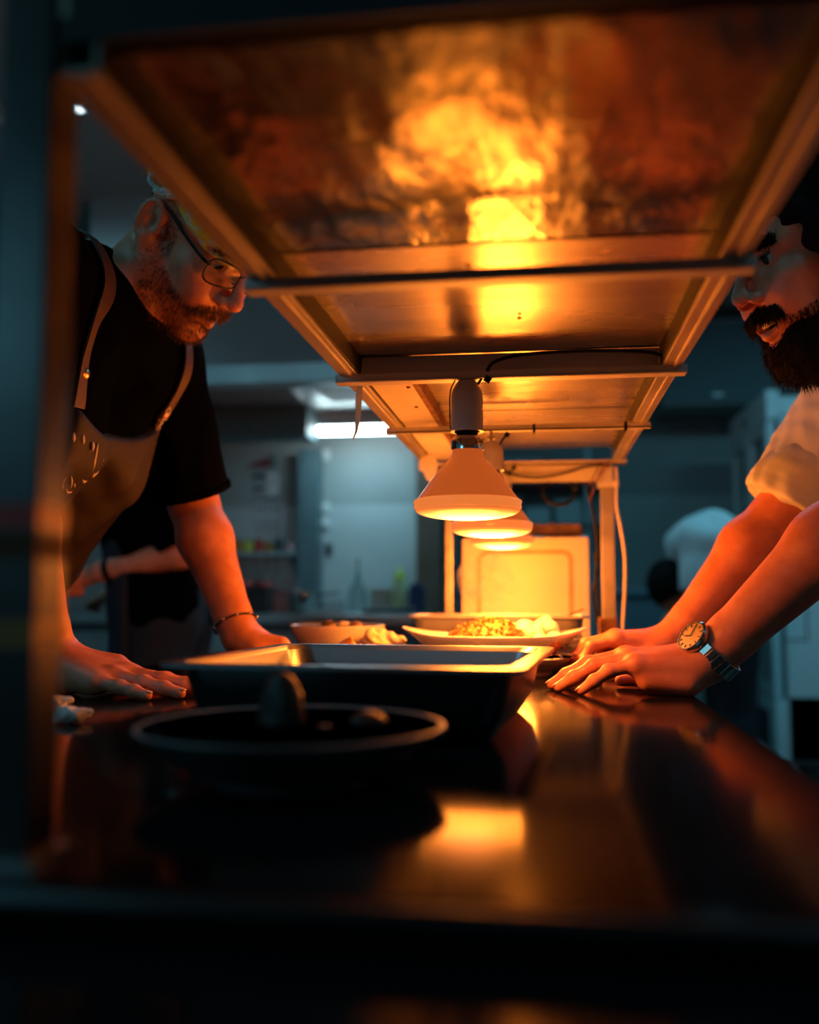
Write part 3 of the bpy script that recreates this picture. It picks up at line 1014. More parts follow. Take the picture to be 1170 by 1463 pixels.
# ---- plated food under the lamps
bowl('shallow_dish', 'round shallow dish of mushrooms at the left rear of the plated food', 'dish', (-0.352, 1.63, 0.90), 0.083, 0.066, 0.045, M['plate'], th=0.004)
G = 'mushroom pieces in the left dish'
for k, (dx, dy, dz, r, lb) in enumerate(((-0.045, -0.01, 0.056, (0.017, 0.015, 0.012), 'leftmost mushroom piece in the rear left dish'),
                                         (-0.012, -0.02, 0.062, (0.013, 0.011, 0.014), 'upright mushroom piece left of centre in the rear left dish'),
                                         (0.014, 0.01, 0.060, (0.020, 0.017, 0.014), 'large pale mushroom piece at the back of the rear left dish'),
                                         (0.036, -0.018, 0.062, (0.013, 0.012, 0.015), 'upright mushroom piece right of centre in the rear left dish'),
                                         (-0.028, 0.026, 0.055, (0.016, 0.015, 0.012), 'mushroom piece at the far side of the rear left dish'),
                                         (0.0, -0.03, 0.050, (0.022, 0.018, 0.014), 'mushroom piece at the front of the rear left dish'))):
    lump('mushroom_piece', lb, 'food', (-0.352 + dx, 1.63 + dy, 0.90 + dz), r, M['mushroom' if k != 2 else 'bread'], 30 + k, 0.0028, group=G)
# dark herb stalk across the dish edge
tag(obj('herb_stalk', MB().tube(smooth_path([(-0.432, 1.60, 0.9685), (-0.41, 1.598, 0.9715), (-0.375, 1.60, 0.9725), (-0.345, 1.602, 0.9725)]), 0.0017, 6), M['herb'], smooth='all'),
    'thin dark herb stalk lying across the left dish rim', 'food')

# folded flatbread
s = SDF()
for k in range(5):
    a = k / 4
    s.cone((-0.292 + 0.012 * k, 1.575 - 0.004 * k, 0.931 + 0.022 * sin(a * 3.0)), (-0.278 + 0.016 * k, 1.545, 0.945 - 0.018 * a + 0.012 * cos(k * 2.0)), 0.013, 0.010, k=0.005)
s.cone((-0.245, 1.56, 0.926), (-0.212, 1.55, 0.914), 0.0135, 0.009, k=0.008)
s.ell((-0.262, 1.56, 0.918), (0.03, 0.022, 0.018), k=0.01)
s.fn(lambda P, d: d + 0.0015 * np.sin(P[:, 0] * 330 + 4 * np.sin(P[:, 2] * 120)))
s.cut((0, 0, -1), -0.9004)
V, F = s.mesh(0.0026)
tag(obj('folded_flatbread', (V, F), M['bread'], smooth='all'), 'cream folded flatbread leaning at the right of the mushroom dish', 'bread')

# small dish of diced vegetables
bowl('side_plate', 'small white side plate of diced orange vegetables in front of the mushroom dish', 'plate', (-0.258, 1.395, 0.90), 0.050, 0.036, 0.034, M['plate'], th=0.003)
s = SDF()
s.cone((-0.290, 1.385, 0.940), (-0.278, 1.38, 0.956), 0.011, 0.004, k=0.004)
s.ell((-0.283, 1.386, 0.942), (0.014, 0.008, 0.012), k=0.006)
V, F = s.mesh(0.0022)
tag(obj('pepper_wedge', (V, F), M['pepper'], smooth='all'), 'bright orange wedge standing at the left of the small side plate', 'food')
g = np.random.default_rng(5)
mb = MB()
for k in range(80):
    x, y = -0.254 + g.uniform(-0.030, 0.034), 1.395 + g.uniform(-0.032, 0.03)
    mb.box((x, y, 0.9365 + g.uniform(-0.006, 0.008)), g.uniform(0.005, 0.008, 3), rot=rotz(g.uniform(0, 3)) @ rotx(g.uniform(0, 3)))
tag(obj('diced_vegetables', mb, M['rice'], bevel=0.0008), 'heap of diced roasted orange vegetables on the small side plate', 'food', kind='stuff')

# stacked plates with the orange rice
bowl('deep_plate', 'round white plate underneath the oval dish of orange rice', 'plate', (-0.052, 1.495, 0.90), 0.106, 0.026, 0.066, M['plate'], th=0.004)
t = thing('oval_dish', 'oval white gratin dish with raised ends holding the orange rice', 'dish', (-0.076, 1.50, 0.9265))
V, F = [], []
n = 56
rings = [(0.40, 0.0, 0), (0.66, 0.001, 0), (0.82, 0.012, 0), (0.93, 0.024, 1), (1.0, 0.030, 1), (0.985, 0.032, 1), (0.91, 0.027, 1), (0.79, 0.015, 0), (0.62, 0.005, 0), (0.01, 0.0045, 0)]
for s_, z, up in rings:
    for k in range(n):
        a = 2 * pi * k / n
        e = abs(cos(a)) ** 6 * up
        V.append((-0.076 + (0.128 + 0.017 * e) * cos(a) * s_, 1.50 + 0.084 * sin(a) * s_, 0.9265 + z + 0.012 * e * (z > 0.016)))
for i in range(len(rings) - 1):
    for k in range(n):
        k2 = (k + 1) % n
        F.append((i * n + k, i * n + k2, (i + 1) * n + k2, (i + 1) * n + k))
F.append(tuple(range(n))[::-1])
obj('body', MB().add(V, F), M['plate'], t, smooth='all')
s = SDF()
s.ell((-0.085, 1.485, 0.938), (0.066, 0.050, 0.038), k=0.01)
s.ell((-0.078, 1.490, 0.958), (0.034, 0.032, 0.024), k=0.014)
s.fn(lambda P, d: d + 0.0022 * np.sin(P[:, 0] * 260) * np.sin(P[:, 1] * 290 + 1) * np.sin(P[:, 2] * 310) + 0.0012 * np.sin(P[:, 0] * 620 + 2) * np.sin(P[:, 2] * 700))
s.cut((0, 0, -1), -0.9312)
V, F = s.mesh(0.0026)
ri = tag(obj('rice_mound', (V, F), M['rice'], smooth='all'), 'domed mound of orange rice in the oval dish under the lamps', 'food')
N = vnormals(V, F)
top = (V[:, 2] > 0.957)
g = np.random.default_rng(8)
mb = MB()
ids = g.choice(np.nonzero(top)[0], 220)
for i in ids:
    p = V[i] + N[i] * 0.002
    mb.box(p, g.uniform(0.003, 0.007, 3) * [1, 0.6, 0.6], rot=rotz(g.uniform(0, 3)) @ rotx(g.uniform(0, 3)))
o = obj('crumb_topping', mb, M['rice'], ri)
o['kind'] = 'stuff'
mb = MB()
ids = g.choice(np.nonzero((V[:, 0] < -0.108) & (V[:, 2] > 0.938))[0], 70)
for i in ids:
    p = V[i] + N[i] * 0.0035
    d = unit(N[i] + g.normal(0, 0.6, 3))
    mb.tube([p - d * 0.004, p + d * g.uniform(0.003, 0.007)], [0.0012, 0.0005], 4)
o = obj('herb_garnish', mb, M['herb'], ri)
o['kind'] = 'stuff'

# cauliflower
G = 'cauliflower florets by the rice'


def floret(label, c, r, seed):
    s = SDF()
    g = np.random.default_rng(seed)
    c = np.array(c)
    s.cone(c - [0, 0, r * 0.9], c, r * 0.30, r * 0.45, k=0.006)
    for k in range(26):
        d = unit(g.normal(0, 1, 3) + [0, 0, 0.55])
        if d[2] < -0.2:
            continue
        s.ell(c + d * r * 0.62, np.array([1, 1, 1]) * r * g.uniform(0.24, 0.40), k=r * 0.10)
    V, F = s.mesh(0.0021)
    tag(obj('cauliflower_floret', (V, F), M['cauliflower'], smooth='all', origin=np.array([c[0], c[1], V[:, 2].min()])), label, 'food', G)


floret('large white floret straight behind the rice mound', (-0.022, 1.520, 0.957), 0.027, 41)
floret('white floret at the left, closest to the rice crumbs', (-0.048, 1.545, 0.953), 0.022, 42)
floret('tallest floret at the right of the cauliflower heap', (0.006, 1.545, 0.962), 0.026, 43)
floret('small low floret at the right front of the cauliflower heap', (0.018, 1.508, 0.948), 0.016, 44)
floret('small floret at the front of the cauliflower heap', (-0.005, 1.487, 0.947), 0.0155, 45)
mb = MB()
g = np.random.default_rng(18)
for k in range(46):
    p = np.array([g.uniform(-0.04, 0.042), g.uniform(1.478, 1.50), 0.942 + g.uniform(-0.004, 0.008)])
    d = unit(g.normal(0, 1, 3))
    mb.tube([p, p + d * 0.008], [0.0011, 0.0004], 4)
tag(obj('chopped_herbs', mb, M['herb']), 'dark chopped herbs scattered along the front of the cauliflower', 'herbs', kind='stuff')
lump('fritter', 'small orange brown fritter at the right front of the oval dish', 'food', (0.010, 1.466, 0.944), (0.018, 0.012, 0.012), M['rice'], 61, 0.0026)

# far right plates
for k in range(3):
    z = 0.90 + k * 0.0105
    bowl('white_plate', ['lowest white plate of the stack', 'middle white plate of the stack', 'topmost white plate of the stack'][k] + ' by the far steel pan', 'plate',
         (0.030, 1.632, z), 0.058, 0.027, 0.036, M['plate'], th=0.003)['group'] = 'stacked white plates'
# spoon on the deep plate rim
t = thing('spoon', 'shiny steel spoon lying on the deep plate rim beside the far hand', 'spoon', (0.03, 1.44, 0.926))
obj('bowl', MB().lathe([(0.0001, 0.0), (0.009, 0.0016), (0.0125, 0.005), (0.0128, 0.005), (0.0095, 0.0008), (0.0001, -0.001)], (0.032, 1.437, 0.9275), 20, sx=1.5, rot=rotz(0.3)), M['chrome'], t, smooth=True)
obj('handle', MB().tube([(0.014, 1.433, 0.932), (-0.012, 1.428, 0.931), (-0.05, 1.422, 0.931)], 0.0018, 6), M['chrome'], t, smooth='all')

# ---- white board with a groove
bd = thing('cutting_board', 'large white cutting board with a juice groove, standing upright at the pass end', 'cutting board', (-0.037, 2.005, 0.90))
tl = R(4)
RB = rotz(R(-3)) @ rotx(-tl)


def bpt(u, v, w):
    return np.array([-0.037, 2.00, 0.9005]) + RB @ np.array([u, w, v])


mb = MB()


def rrect(hw, z0, z1, r, n=6):
    out = []
    for cx, cz, a0 in ((hw - r, z1 - r, 0), (-hw + r, z1 - r, pi / 2), (-hw + r, z0 + r, pi), (hw - r, z0 + r, 3 * pi / 2)):
        for k in range(n + 1):
            a = a0 + pi / 2 * k / n
            out.append((cx + r * cos(a), cz + r * sin(a)))
    return out


lp = [rrect(0.131, 0.0, 0.237, 0.005), rrect(0.101, 0.03, 0.212, 0.022), rrect(0.0985, 0.0325, 0.2095, 0.020), rrect(0.094, 0.037, 0.205, 0.017), rrect(0.0915, 0.0395, 0.2025, 0.015)]
dep = [0, 0, 0.003, 0.003, 0]
V = [bpt(u, v, w) for L, w in zip(lp, dep) for u, v in L] + [bpt(u, v, 0.013) for u, v in lp[0]]
n = len(lp[0])
ff = []
for i in range(4):
    for k in range(n):
        ff.append((i * n + k, (i + 1) * n + k, (i + 1) * n + (k + 1) % n, i * n + (k + 1) % n))
ff.append(tuple(4 * n + k for k in range(n))[::-1])
ff.append(tuple(5 * n + k for k in range(n)))
for k in range(n):
    ff.append((k, (k + 1) % n, 5 * n + (k + 1) % n, 5 * n + k))
b = obj('board', MB().add(V, ff), M['white_plastic'], bd, smooth=True)
gv = [bpt(u, v, w - 0.0002) for L, w in ((lp[1], 0), (lp[2], 0.003), (lp[3], 0.003), (lp[4], 0)) for u, v in L]
gf = [(i * n + k, (i + 1) * n + k, (i + 1) * n + (k + 1) % n, i * n + (k + 1) % n) for i in range(3) for k in range(n)]
obj('groove', MB().add(gv, gf), M['groove'], bd, smooth=True)
# box behind that holds the board up, with a folded cloth on it
boxobj('gastronorm_box', -0.13, 0.095, 2.045, 2.19, 0.90, 1.142, M['steel'], bevel=0.004)
tag(bpy.data.objects['gastronorm_box'], 'tall steel box standing behind the white cutting board', 'box')
s = SDF()
for k in range(3):
    s.cone((-0.04 + 0.004 * k, 2.07 + 0.004 * k, 1.1475 + 0.0085 * k), (0.085 - 0.004 * k, 2.07, 1.1475 + 0.0085 * k), 0.006, 0.006, k=0.003)
    s.cone((-0.04 + 0.004 * k, 2.13, 1.1475 + 0.0085 * k), (0.085 - 0.004 * k, 2.13, 1.1475 + 0.0085 * k), 0.006, 0.006, k=0.003)
s.ell((0.022, 2.10, 1.155), (0.062, 0.035, 0.012), k=0.004)
s.fn(lambda P, d: d + 0.0014 * np.sin(P[:, 0] * 190 + 3 * np.sin(P[:, 2] * 260)))
s.cut((0, 0, -1), -1.1423)
V, F = s.mesh(0.0028)
tag(obj('folded_cloth', (V, F), M['wood'], smooth='all'), 'brown folded cloth on the box behind the white board', 'cloth')

# ---- steam rising over the rice
s = SDF()
s.cone((-0.055, 1.61, 0.985), (-0.095, 1.62, 1.045), 0.035, 0.045, k=0.02)
s.cone((-0.095, 1.62, 1.045), (-0.080, 1.63, 1.075), 0.045, 0.022, k=0.02)
V, F = s.mesh(0.008)
vm = bpy.data.materials.new('steam')
vm.use_nodes = True
nt = vm.node_tree
nt.nodes.remove(nt.nodes['Principled BSDF'])
pv = nt.nodes.new('ShaderNodeVolumeScatter')
pv.inputs['Color'].default_value = (0.95, 0.95, 0.95, 1)
pv.inputs['Anisotropy'].default_value = 0.0
tc = nt.nodes.new('ShaderNodeTexCoord')
nz = nt.nodes.new('ShaderNodeTexNoise')
nz.inputs['Scale'].default_value = 26
nz.inputs['Detail'].default_value = 3
nz.inputs['Distortion'].default_value = 1.2
nt.links.new(tc.outputs['Object'], nz.inputs['Vector'])
mr = nt.nodes.new('ShaderNodeMapRange')
mr.inputs[1].default_value = 0.46
mr.inputs[2].default_value = 0.72
mr.inputs[4].default_value = 26.0
nt.links.new(nz.outputs[0], mr.inputs[0])
nt.links.new(mr.outputs[0], pv.inputs['Density'])
nt.links.new(pv.outputs[0], nt.nodes['Material Output'].inputs['Volume'])
tag(obj('steam', (V, F), vm, smooth='all'), 'faint wisps of steam rising from the cauliflower under the lamps', 'steam', kind='stuff')

# ================================================================== BACK KITCHEN
hd = thing('extractor_hood', 'large steel extractor hood over the back counter', 'hood', (-1.5, 3.9, 1.78))
mb = MB()
F3 = np.array([[0, 1.0, 0], [0, 0, 1.0], [1.0, 0, 0]])
mb.prism([(3.30, 1.78), (3.30, 1.845), (3.55, 2.30), (4.49, 2.30), (4.49, 1.78), (4.47, 1.78), (4.47, 2.28), (3.57, 2.28), (3.32, 1.845), (3.32, 1.78)], -2.70, -0.50, frame=F3)
mb.box((-0.505, 3.9, 2.04), (0.012, 1.16, 0.50)).box((-2.695, 3.9, 2.04), (0.012, 1.16, 0.50))
obj('canopy', mb, M['hood'], hd)
boxobj('duct', -1.9, -1.4, 3.75, 4.3, 2.30, 2.70, M['hood'], hd)
boxobj('gutter', -2.68, -0.515, 3.32, 3.40, 1.775, 1.79, M['hood'], hd)
boxobj('soffit', -2.68, -0.515, 3.40, 4.47, 1.83, 1.84, M['hood'], hd)
for x0 in (-2.28, -1.85, -1.32, -0.86):
    f = boxobj('baffle_filter', x0, x0 + (0.40 if x0 < -1.4 else 0.36), 3.42, 3.78, 1.80, 1.829, M['filter_dark'], hd)
    for k in range(9):
        y = 3.44 + k * 0.04
        obj('baffle', MB().box((x0 + 0.19, y, 1.797), (0.36, 0.012, 0.008)), M['hood'], f)
boxobj('beam', -2.68, -0.99, 3.95, 4.12, 1.69, 1.82, M['column_dark'], hd)['label'] = 'dark cross channel under the hood'
tl_ = boxobj('light_box', -1.03, -0.60, 4.16, 4.30, 1.765, 1.829, M['fridge'], hd)
obj('light_tube', MB().tube([(-1.0, 4.20, 1.753), (-0.625, 4.20, 1.753)], 0.019, 12), emit_mat('hood_tube_glow', (0.72, 0.95, 1.0), 22.0), tl_, smooth=True)
area_light('hood_tube_light', (-0.81, 4.20, 1.725), 0.38, 0.05, 1.3, TEAL)

# back counter
bc = thing('back_counter', 'steel back counter along the kitchen wall under the hood', 'counter', (-1.7, 4.1, 0))
boxobj('worktop', -2.9, -0.50, 3.72, 4.39, 0.895, 0.935, M['steel'], bc, bevel=0.004)
boxobj('cabinet', -2.85, -0.54, 3.80, 4.38, 0.10, 0.895, M['filter_dark'], bc)
boxobj('kickboard', -2.85, -0.54, 3.86, 4.38, 0.0, 0.10, M['dark_inside'], bc)
for k, x in enumerate((-2.6, -2.0, -1.4, -0.85)):
    d = boxobj('door', x - 0.26, x + 0.26, 3.782, 3.799, 0.14, 0.86, M['steel'], bc, bevel=0.002)
    obj('handle', MB().tube([(x + 0.2, 3.782, 0.62), (x + 0.2, 3.76, 0.62), (x + 0.2, 3.76, 0.76), (x + 0.2, 3.782, 0.76)], 0.006, 8), M['chrome'], d, smooth=True)
ZC = 0.935

# bottle with a slender neck and pourer
def bottle(name, label, c, prof, m, capm, cap, group=None, seg=24):
    t = thing(name, label, 'bottle', c, group)
    obj('body', MB().lathe(prof, c, seg), m, t, smooth=True)
    obj('cap', MB().lathe(cap, c, seg), capm, t, smooth=True)
    return t


bottle('glass_bottle', 'clear glass bottle with a thin pourer neck on the back counter', (-0.795, 4.10, ZC),
       [(0.0001, 0), (0.036, 0), (0.038, 0.004), (0.038, 0.085), (0.034, 0.100), (0.018, 0.125), (0.013, 0.140), (0.013, 0.165), (0.0001, 0.165)], M['bottle_glass'], M['chrome'],
       [(0.0001, 0.164), (0.009, 0.164), (0.006, 0.176), (0.0045, 0.215), (0.008, 0.221), (0.009, 0.228), (0.0001, 0.232)])
bottle('squeeze_bottle', 'pale squeeze bottle with a lime green cap on the back counter', (-0.610, 4.10, ZC),
       [(0.0001, 0), (0.030, 0), (0.032, 0.004), (0.032, 0.13), (0.026, 0.142), (0.0001, 0.142)], M['sauce_yellow'], M['lime'],
       [(0.0001, 0.141), (0.027, 0.141), (0.027, 0.160), (0.014, 0.168), (0.008, 0.190), (0.0001, 0.196)])
t = thing('drink_carton', 'navy blue carton beside the squeeze bottle', 'carton', (-0.535, 4.08, ZC))
boxobj('body', -0.567, -0.503, 4.05, 4.11, ZC, ZC + 0.105, M['carton_blue'], t, bevel=0.002)
mb = MB()
mb.prism([(-0.567, ZC + 0.105), (-0.503, ZC + 0.105), (-0.533, ZC + 0.130), (-0.537, ZC + 0.130)], -4.11, -4.05, frame=np.array([[1.0, 0, 0], [0, 0, 1.0], [0, -1.0, 0]]))
obj('gable_top', mb, M['carton_blue'], t)
t = thing('food_container', 'white plastic container between the two bottles', 'container', (-0.70, 4.17, ZC))
obj('tub', MB().box((-0.70, 4.17, ZC + 0.045), (0.085, 0.07, 0.09), taper=1.1), M['white_plastic'], t, bevel=0.005)
boxobj('lid', -0.75, -0.65, 4.125, 4.215, ZC + 0.09, ZC + 0.102, M['white_plastic'], t, bevel=0.003)
for k in range(3):
    z = ZC + 0.008 * k
    t = thing('steel_tray', ['bottom steel tray', 'middle steel tray', 'top steel tray'][k] + ' of the flat stack on the back counter', 'tray', (-0.62, 3.90, z), 'stacked trays on the back counter')
    mb = MB()
    mb.lathe([(0.0001, 0.0), (0.085, 0.0), (0.115, 0.006), (0.117, 0.008), (0.113, 0.0078), (0.084, 0.0022), (0.0001, 0.0022)], (-0.63, 3.90, z), 32)
    obj('dish', mb, M['steel'], t, smooth=True)
t = thing('saucepan', 'shiny small saucepan on the back counter left of the bottle', 'pan', (-0.98, 3.88, ZC))
obj('body', MB().lathe([(0.0001, 0.0), (0.052, 0), (0.055, 0.004), (0.056, 0.085), (0.059, 0.087), (0.0545, 0.086), (0.053, 0.006), (0.0001, 0.005)], (-0.98, 3.88, ZC), 32), M['chrome'], t, smooth=True)
obj('handle', MB().tube([(-0.935, 3.905, ZC + 0.07), (-0.90, 3.94, ZC + 0.078), (-0.86, 3.99, ZC + 0.085)], 0.008, 8, flat=0.6), M['black_rubber'], t, smooth=True)
# forks in a rack (small pale tines seen at the front)
t = thing('cutlery_rack', 'low wire rack of pale cutlery before the glass bottle', 'rack', (-0.86, 3.84, ZC))
boxobj('tray', -0.95, -0.80, 3.80, 3.88, ZC, ZC + 0.012, M['steel'], t)
for k in range(7):
    x = -0.935 + k * 0.02
    obj('tine', MB().tube([(x, 3.84, ZC + 0.012), (x + 0.006, 3.84, ZC + 0.042), (x + 0.012, 3.84, ZC + 0.05)], 0.0035, 6), M['chrome'], t, smooth=True)

# wall shelf with jars and sauce bottles, notices and hanging tools, left of the dark column
ws = thing('wall_shelf', 'narrow steel wall shelf of sauce jars between notices and counter', 'shelf', (-1.33, 4.42, 1.20))
boxobj('board', -1.52, -1.15, 4.33, 4.494, 1.195, 1.21, M['hood'], ws)
for x in (-1.50, -1.17):
    mb = MB()
    mb.prism([(4.494, 1.10), (4.494, 1.195), (4.36, 1.195)], x - 0.006, x + 0.006, frame=F3)
    obj('bracket', mb, M['hood'], ws)
G = 'jars on the wall shelf'
jars = [(-1.485, 0.020, 0.105, 'black_rubber', 'tall black bottle at the left end of the wall shelf'), (-1.435, 0.024, 0.06, 'amber_jar', 'squat amber jar second from the left on the wall shelf'),
        (-1.385, 0.021, 0.055, 'lime', 'squat yellow green jar third from the left on the wall shelf'), (-1.335, 0.024, 0.062, 'red_plastic', 'red jar at the middle of the wall shelf'),
        (-1.285, 0.022, 0.05, 'amber_jar', 'small amber jar right of the red jar on the wall shelf'), (-1.235, 0.023, 0.065, 'dark_inside', 'dark jar second from the right on the wall shelf'),
        (-1.185, 0.021, 0.05, 'pink_box', 'pinkish jar at the right end of the wall shelf')]
for x, r, h, m, lb in jars:
    t = thing('sauce_jar', lb, 'jar', (x, 4.40, 1.21), G)
    obj('body', MB().lathe([(0.0001, 0), (r * 0.95, 0), (r, 0.003), (r, h * 0.8), (r * 0.75, h * 0.92), (0.0001, h * 0.92)], (x, 4.40, 1.21), 20), M[m], t, smooth=True)
    obj('lid', MB().lathe([(0.0001, h * 0.91), (r * 0.8, h * 0.91), (r * 0.8, h), (r * 0.74, h * 1.03), (0.0001, h * 1.03)], (x, 4.40, 1.21), 20), M['black_rubber'], t, smooth=True)
G = 'red lidded tubs on the back counter'
for k, x in enumerate((-1.47, -1.37, -1.27)):
    t = thing('food_tub', ['left', 'middle', 'right'][k] + ' of the three pale tubs with red lids on the back counter', 'tub', (x, 4.28, ZC), G)
    obj('body', MB().lathe([(0.0001, 0), (0.034, 0), (0.040, 0.105), (0.0001, 0.105)], (x, 4.28, ZC), 24), M['bin_grey'], t, smooth=True)
    obj('lid', MB().lathe([(0.0001, 0.104), (0.043, 0.104), (0.043, 0.128), (0.037, 0.136), (0.0001, 0.136)], (x, 4.28, ZC), 24), M['red_plastic'], t, smooth=True)
# utensils hanging from the shelf
G = 'utensils hanging below the wall shelf'
for k, (x, L) in enumerate(((-1.475, 0.075), (-1.43, 0.10), (-1.385, 0.085), (-1.33, 0.11), (-1.28, 0.09), (-1.225, 0.10))):
    t = thing('hanging_ladle', 'steel ladle hanging under the wall shelf, %s' % ['first from the left', 'second from the left', 'third from the left', 'third from the right', 'second from the right', 'first from the right'][k],
              'ladle', (x, 4.345, 1.195 - L - 0.03), G)
    obj('handle', MB().tube([(x, 4.345, 1.196), (x, 4.342, 1.195 - L)], 0.004, 6), M['filter_dark'], t, smooth=True)
    obj('scoop', MB().lathe([(0.0001, -0.018), (0.010, -0.015), (0.017, -0.003), (0.018, 0.004), (0.015, -0.002), (0.0001, -0.014)], (x, 4.34, 1.195 - L - 0.006), 14), M['steel'], t, smooth=True)


def notice(name, label, x0, x1, z0, z1, m, lines, ink='ink'):
    t = thing(name, label, 'notice', ((x0 + x1) / 2, 4.492, z0))
    boxobj('sheet', x0, x1, 4.4905, 4.494, z0, z1, m, t)
    mb = MB()
    for (a, b, c, d) in lines:
        mb.box((x0 + (x1 - x0) * (a + b) / 2, 4.4900, z0 + (z1 - z0) * (c + d) / 2), ((x1 - x0) * (b - a), 0.001, (z1 - z0) * (d - c)))
    if lines:
        obj('print', mb, M[ink], t)
    return t


t = thing('wedge_sign', 'dark red triangular sign high on the kitchen wall', 'sign', (-1.36, 4.49, 1.63))
mb = MB()
mb.prism([(-1.425, 1.632), (-1.315, 1.630), (-1.310, 1.675), (-1.335, 1.672)], -4.494, -4.484, frame=np.array([[1.0, 0, 0], [0, 0, 1.0], [0, -1.0, 0]]))
obj('plate', mb, mat('faded_red', (0.22, 0.035, 0.04), 0.5), t)
boxobj('tail', -1.315, -1.285, 4.485, 4.494, 1.625, 1.69, M['column_dark'], t)
notice('dark_label', 'small dark label below the red sign', -1.395, -1.335, 1.575, 1.597, M['ink'], [])
notice('dark_label', 'tiny dark label lowest above the paper notices', -1.385, -1.355, 1.515, 1.535, M['ink'], [])
notice('paper_notice', 'pale curled paper notice on the wall right of the dark labels', -1.325, -1.265, 1.49, 1.60, M['paper'], [(0.2, 0.8, 0.7, 0.75), (0.2, 0.7, 0.5, 0.54)])
notice('paper_notice', 'wide printed table notice with blue header on the kitchen wall', -1.39, -1.245, 1.40, 1.475, M['paper'],
       [(0, 1, 0.88, 1)] + [(0.05 + 0.19 * i, 0.2 + 0.19 * i, 0.1 + 0.19 * j, 0.2 + 0.19 * j) for i in range(5) for j in range(4)])
notice('paper_notice', 'lower printed table notice on the kitchen wall just above the jars', -1.39, -1.25, 1.295, 1.385, M['paper'],
       [(0.05 + 0.19 * i, 0.2 + 0.19 * i, 0.1 + 0.15 * j, 0.17 + 0.15 * j) for i in range(5) for j in range(6)])
t = thing('light_switch', 'small dark switch plate on the tiled kitchen wall', 'switch', (-1.014, 4.49, 1.195))
boxobj('plate', -1.030, -0.998, 4.484, 4.494, 1.195, 1.255, M['ink'], t, bevel=0.002)
boxobj('rocker', -1.024, -1.004, 4.480, 4.485, 1.205, 1.245, M['dark_inside'], t)
# pale fittings down the column edge
for k, z in enumerate((1.66, 1.40, 1.33)):
    t = thing('wall_clip', 'small pale fitting on the wall beside the dark column, %s' % ['highest', 'middle', 'lowest'][k], 'fitting', (-1.025, 4.49, z), 'fittings beside the dark column')
    boxobj('body', -1.044, -1.012, 4.478, 4.494, z, z + 0.05, M['fridge'], t, bevel=0.003)
    boxobj('latch', -1.036, -1.020, 4.474, 4.479, z + 0.012, z + 0.032, M['fridge_frame'], t)

# dark boxes and pots left of the saucepan on the back counter
for x, y, w, h, m, lb in ((-1.62, 4.0, 0.16, 0.12, 'dark_inside', 'black appliance box at the left of the back counter'), (-1.20, 3.95, 0.14, 0.10, 'dark_inside', 'black pot like box behind the forearm on the back counter'),
                          (-1.09, 4.02, 0.09, 0.085, 'pink_box', 'dull reddish box left of the saucepan')):
    t = thing('counter_box', lb, 'box', (x, y, ZC))
    boxobj('body', x - w / 2, x + w / 2, y - 0.08, y + 0.08, ZC, ZC + h, M[m], t, bevel=0.006)
    boxobj('lid', x - w / 2 - 0.004, x + w / 2 + 0.004, y - 0.084, y + 0.084, ZC + h, ZC + h + 0.012, M[m], t, bevel=0.003)

# a tap and vertical pipe at the brown column
t = thing('wall_pipe', 'thin steel pipe with clamps beside the brown column behind the pass', 'pipe', (-0.40, 4.58, 0.0))
obj('tube', MB().tube([(-0.42, 4.60, 0.0), (-0.42, 4.60, 2.7)], 0.012, 10), M['steel'], t, smooth=True)
for z in (1.0, 1.15, 1.5):
    obj('clamp', MB().lathe([(0.0001, -0.01), (0.02, -0.01), (0.02, 0.01), (0.0001, 0.01)], (-0.42, 4.60, z), 12), M['chrome'], t)

# shelf with pinkish boxes seen under the gantry end
sh = thing('storage_shelf', 'wall shelf of pinkish boxes seen below the far gantry end', 'shelf', (0.05, 5.9, 1.2))
boxobj('board', -0.35, 0.42, 5.72, 6.06, 1.40, 1.425, M['pink_box'], sh)
boxobj('board', -0.35, 0.42, 5.72, 6.06, 1.66, 1.68, M['red_plastic'], sh)
for x in (-0.34, 0.26):
    boxobj('upright', x, x + 0.025, 5.72, 5.75, 0.0, 2.0, M['fridge_frame'], sh)
for k, (x0, x1, z0, z1, m) in enumerate(((-0.30, -0.12, 1.425, 1.60, 'pink_box'), (-0.10, 0.05, 1.425, 1.53, 'fridge_frame'), (0.08, 0.24, 1.425, 1.57, 'paper'), (-0.28, 0.0, 1.68, 1.82, 'paper'))):
    t = thing('storage_box', ['pinkish box at the left of the lower storage shelf', 'low grey box in the middle of the lower storage shelf', 'pale box at the right of the lower storage shelf', 'pale box alone on the upper storage shelf'][k],
              'box', ((x0 + x1) / 2, 5.85, z0), 'boxes on the storage shelf')
    boxobj('carton', x0, x1, 5.76, 5.98, z0, z1 - 0.02, M[m], t, bevel=0.004)
    boxobj('lid', x0 - 0.004, x1 + 0.004, 5.756, 5.984, z1 - 0.02, z1, M[m], t, bevel=0.003)

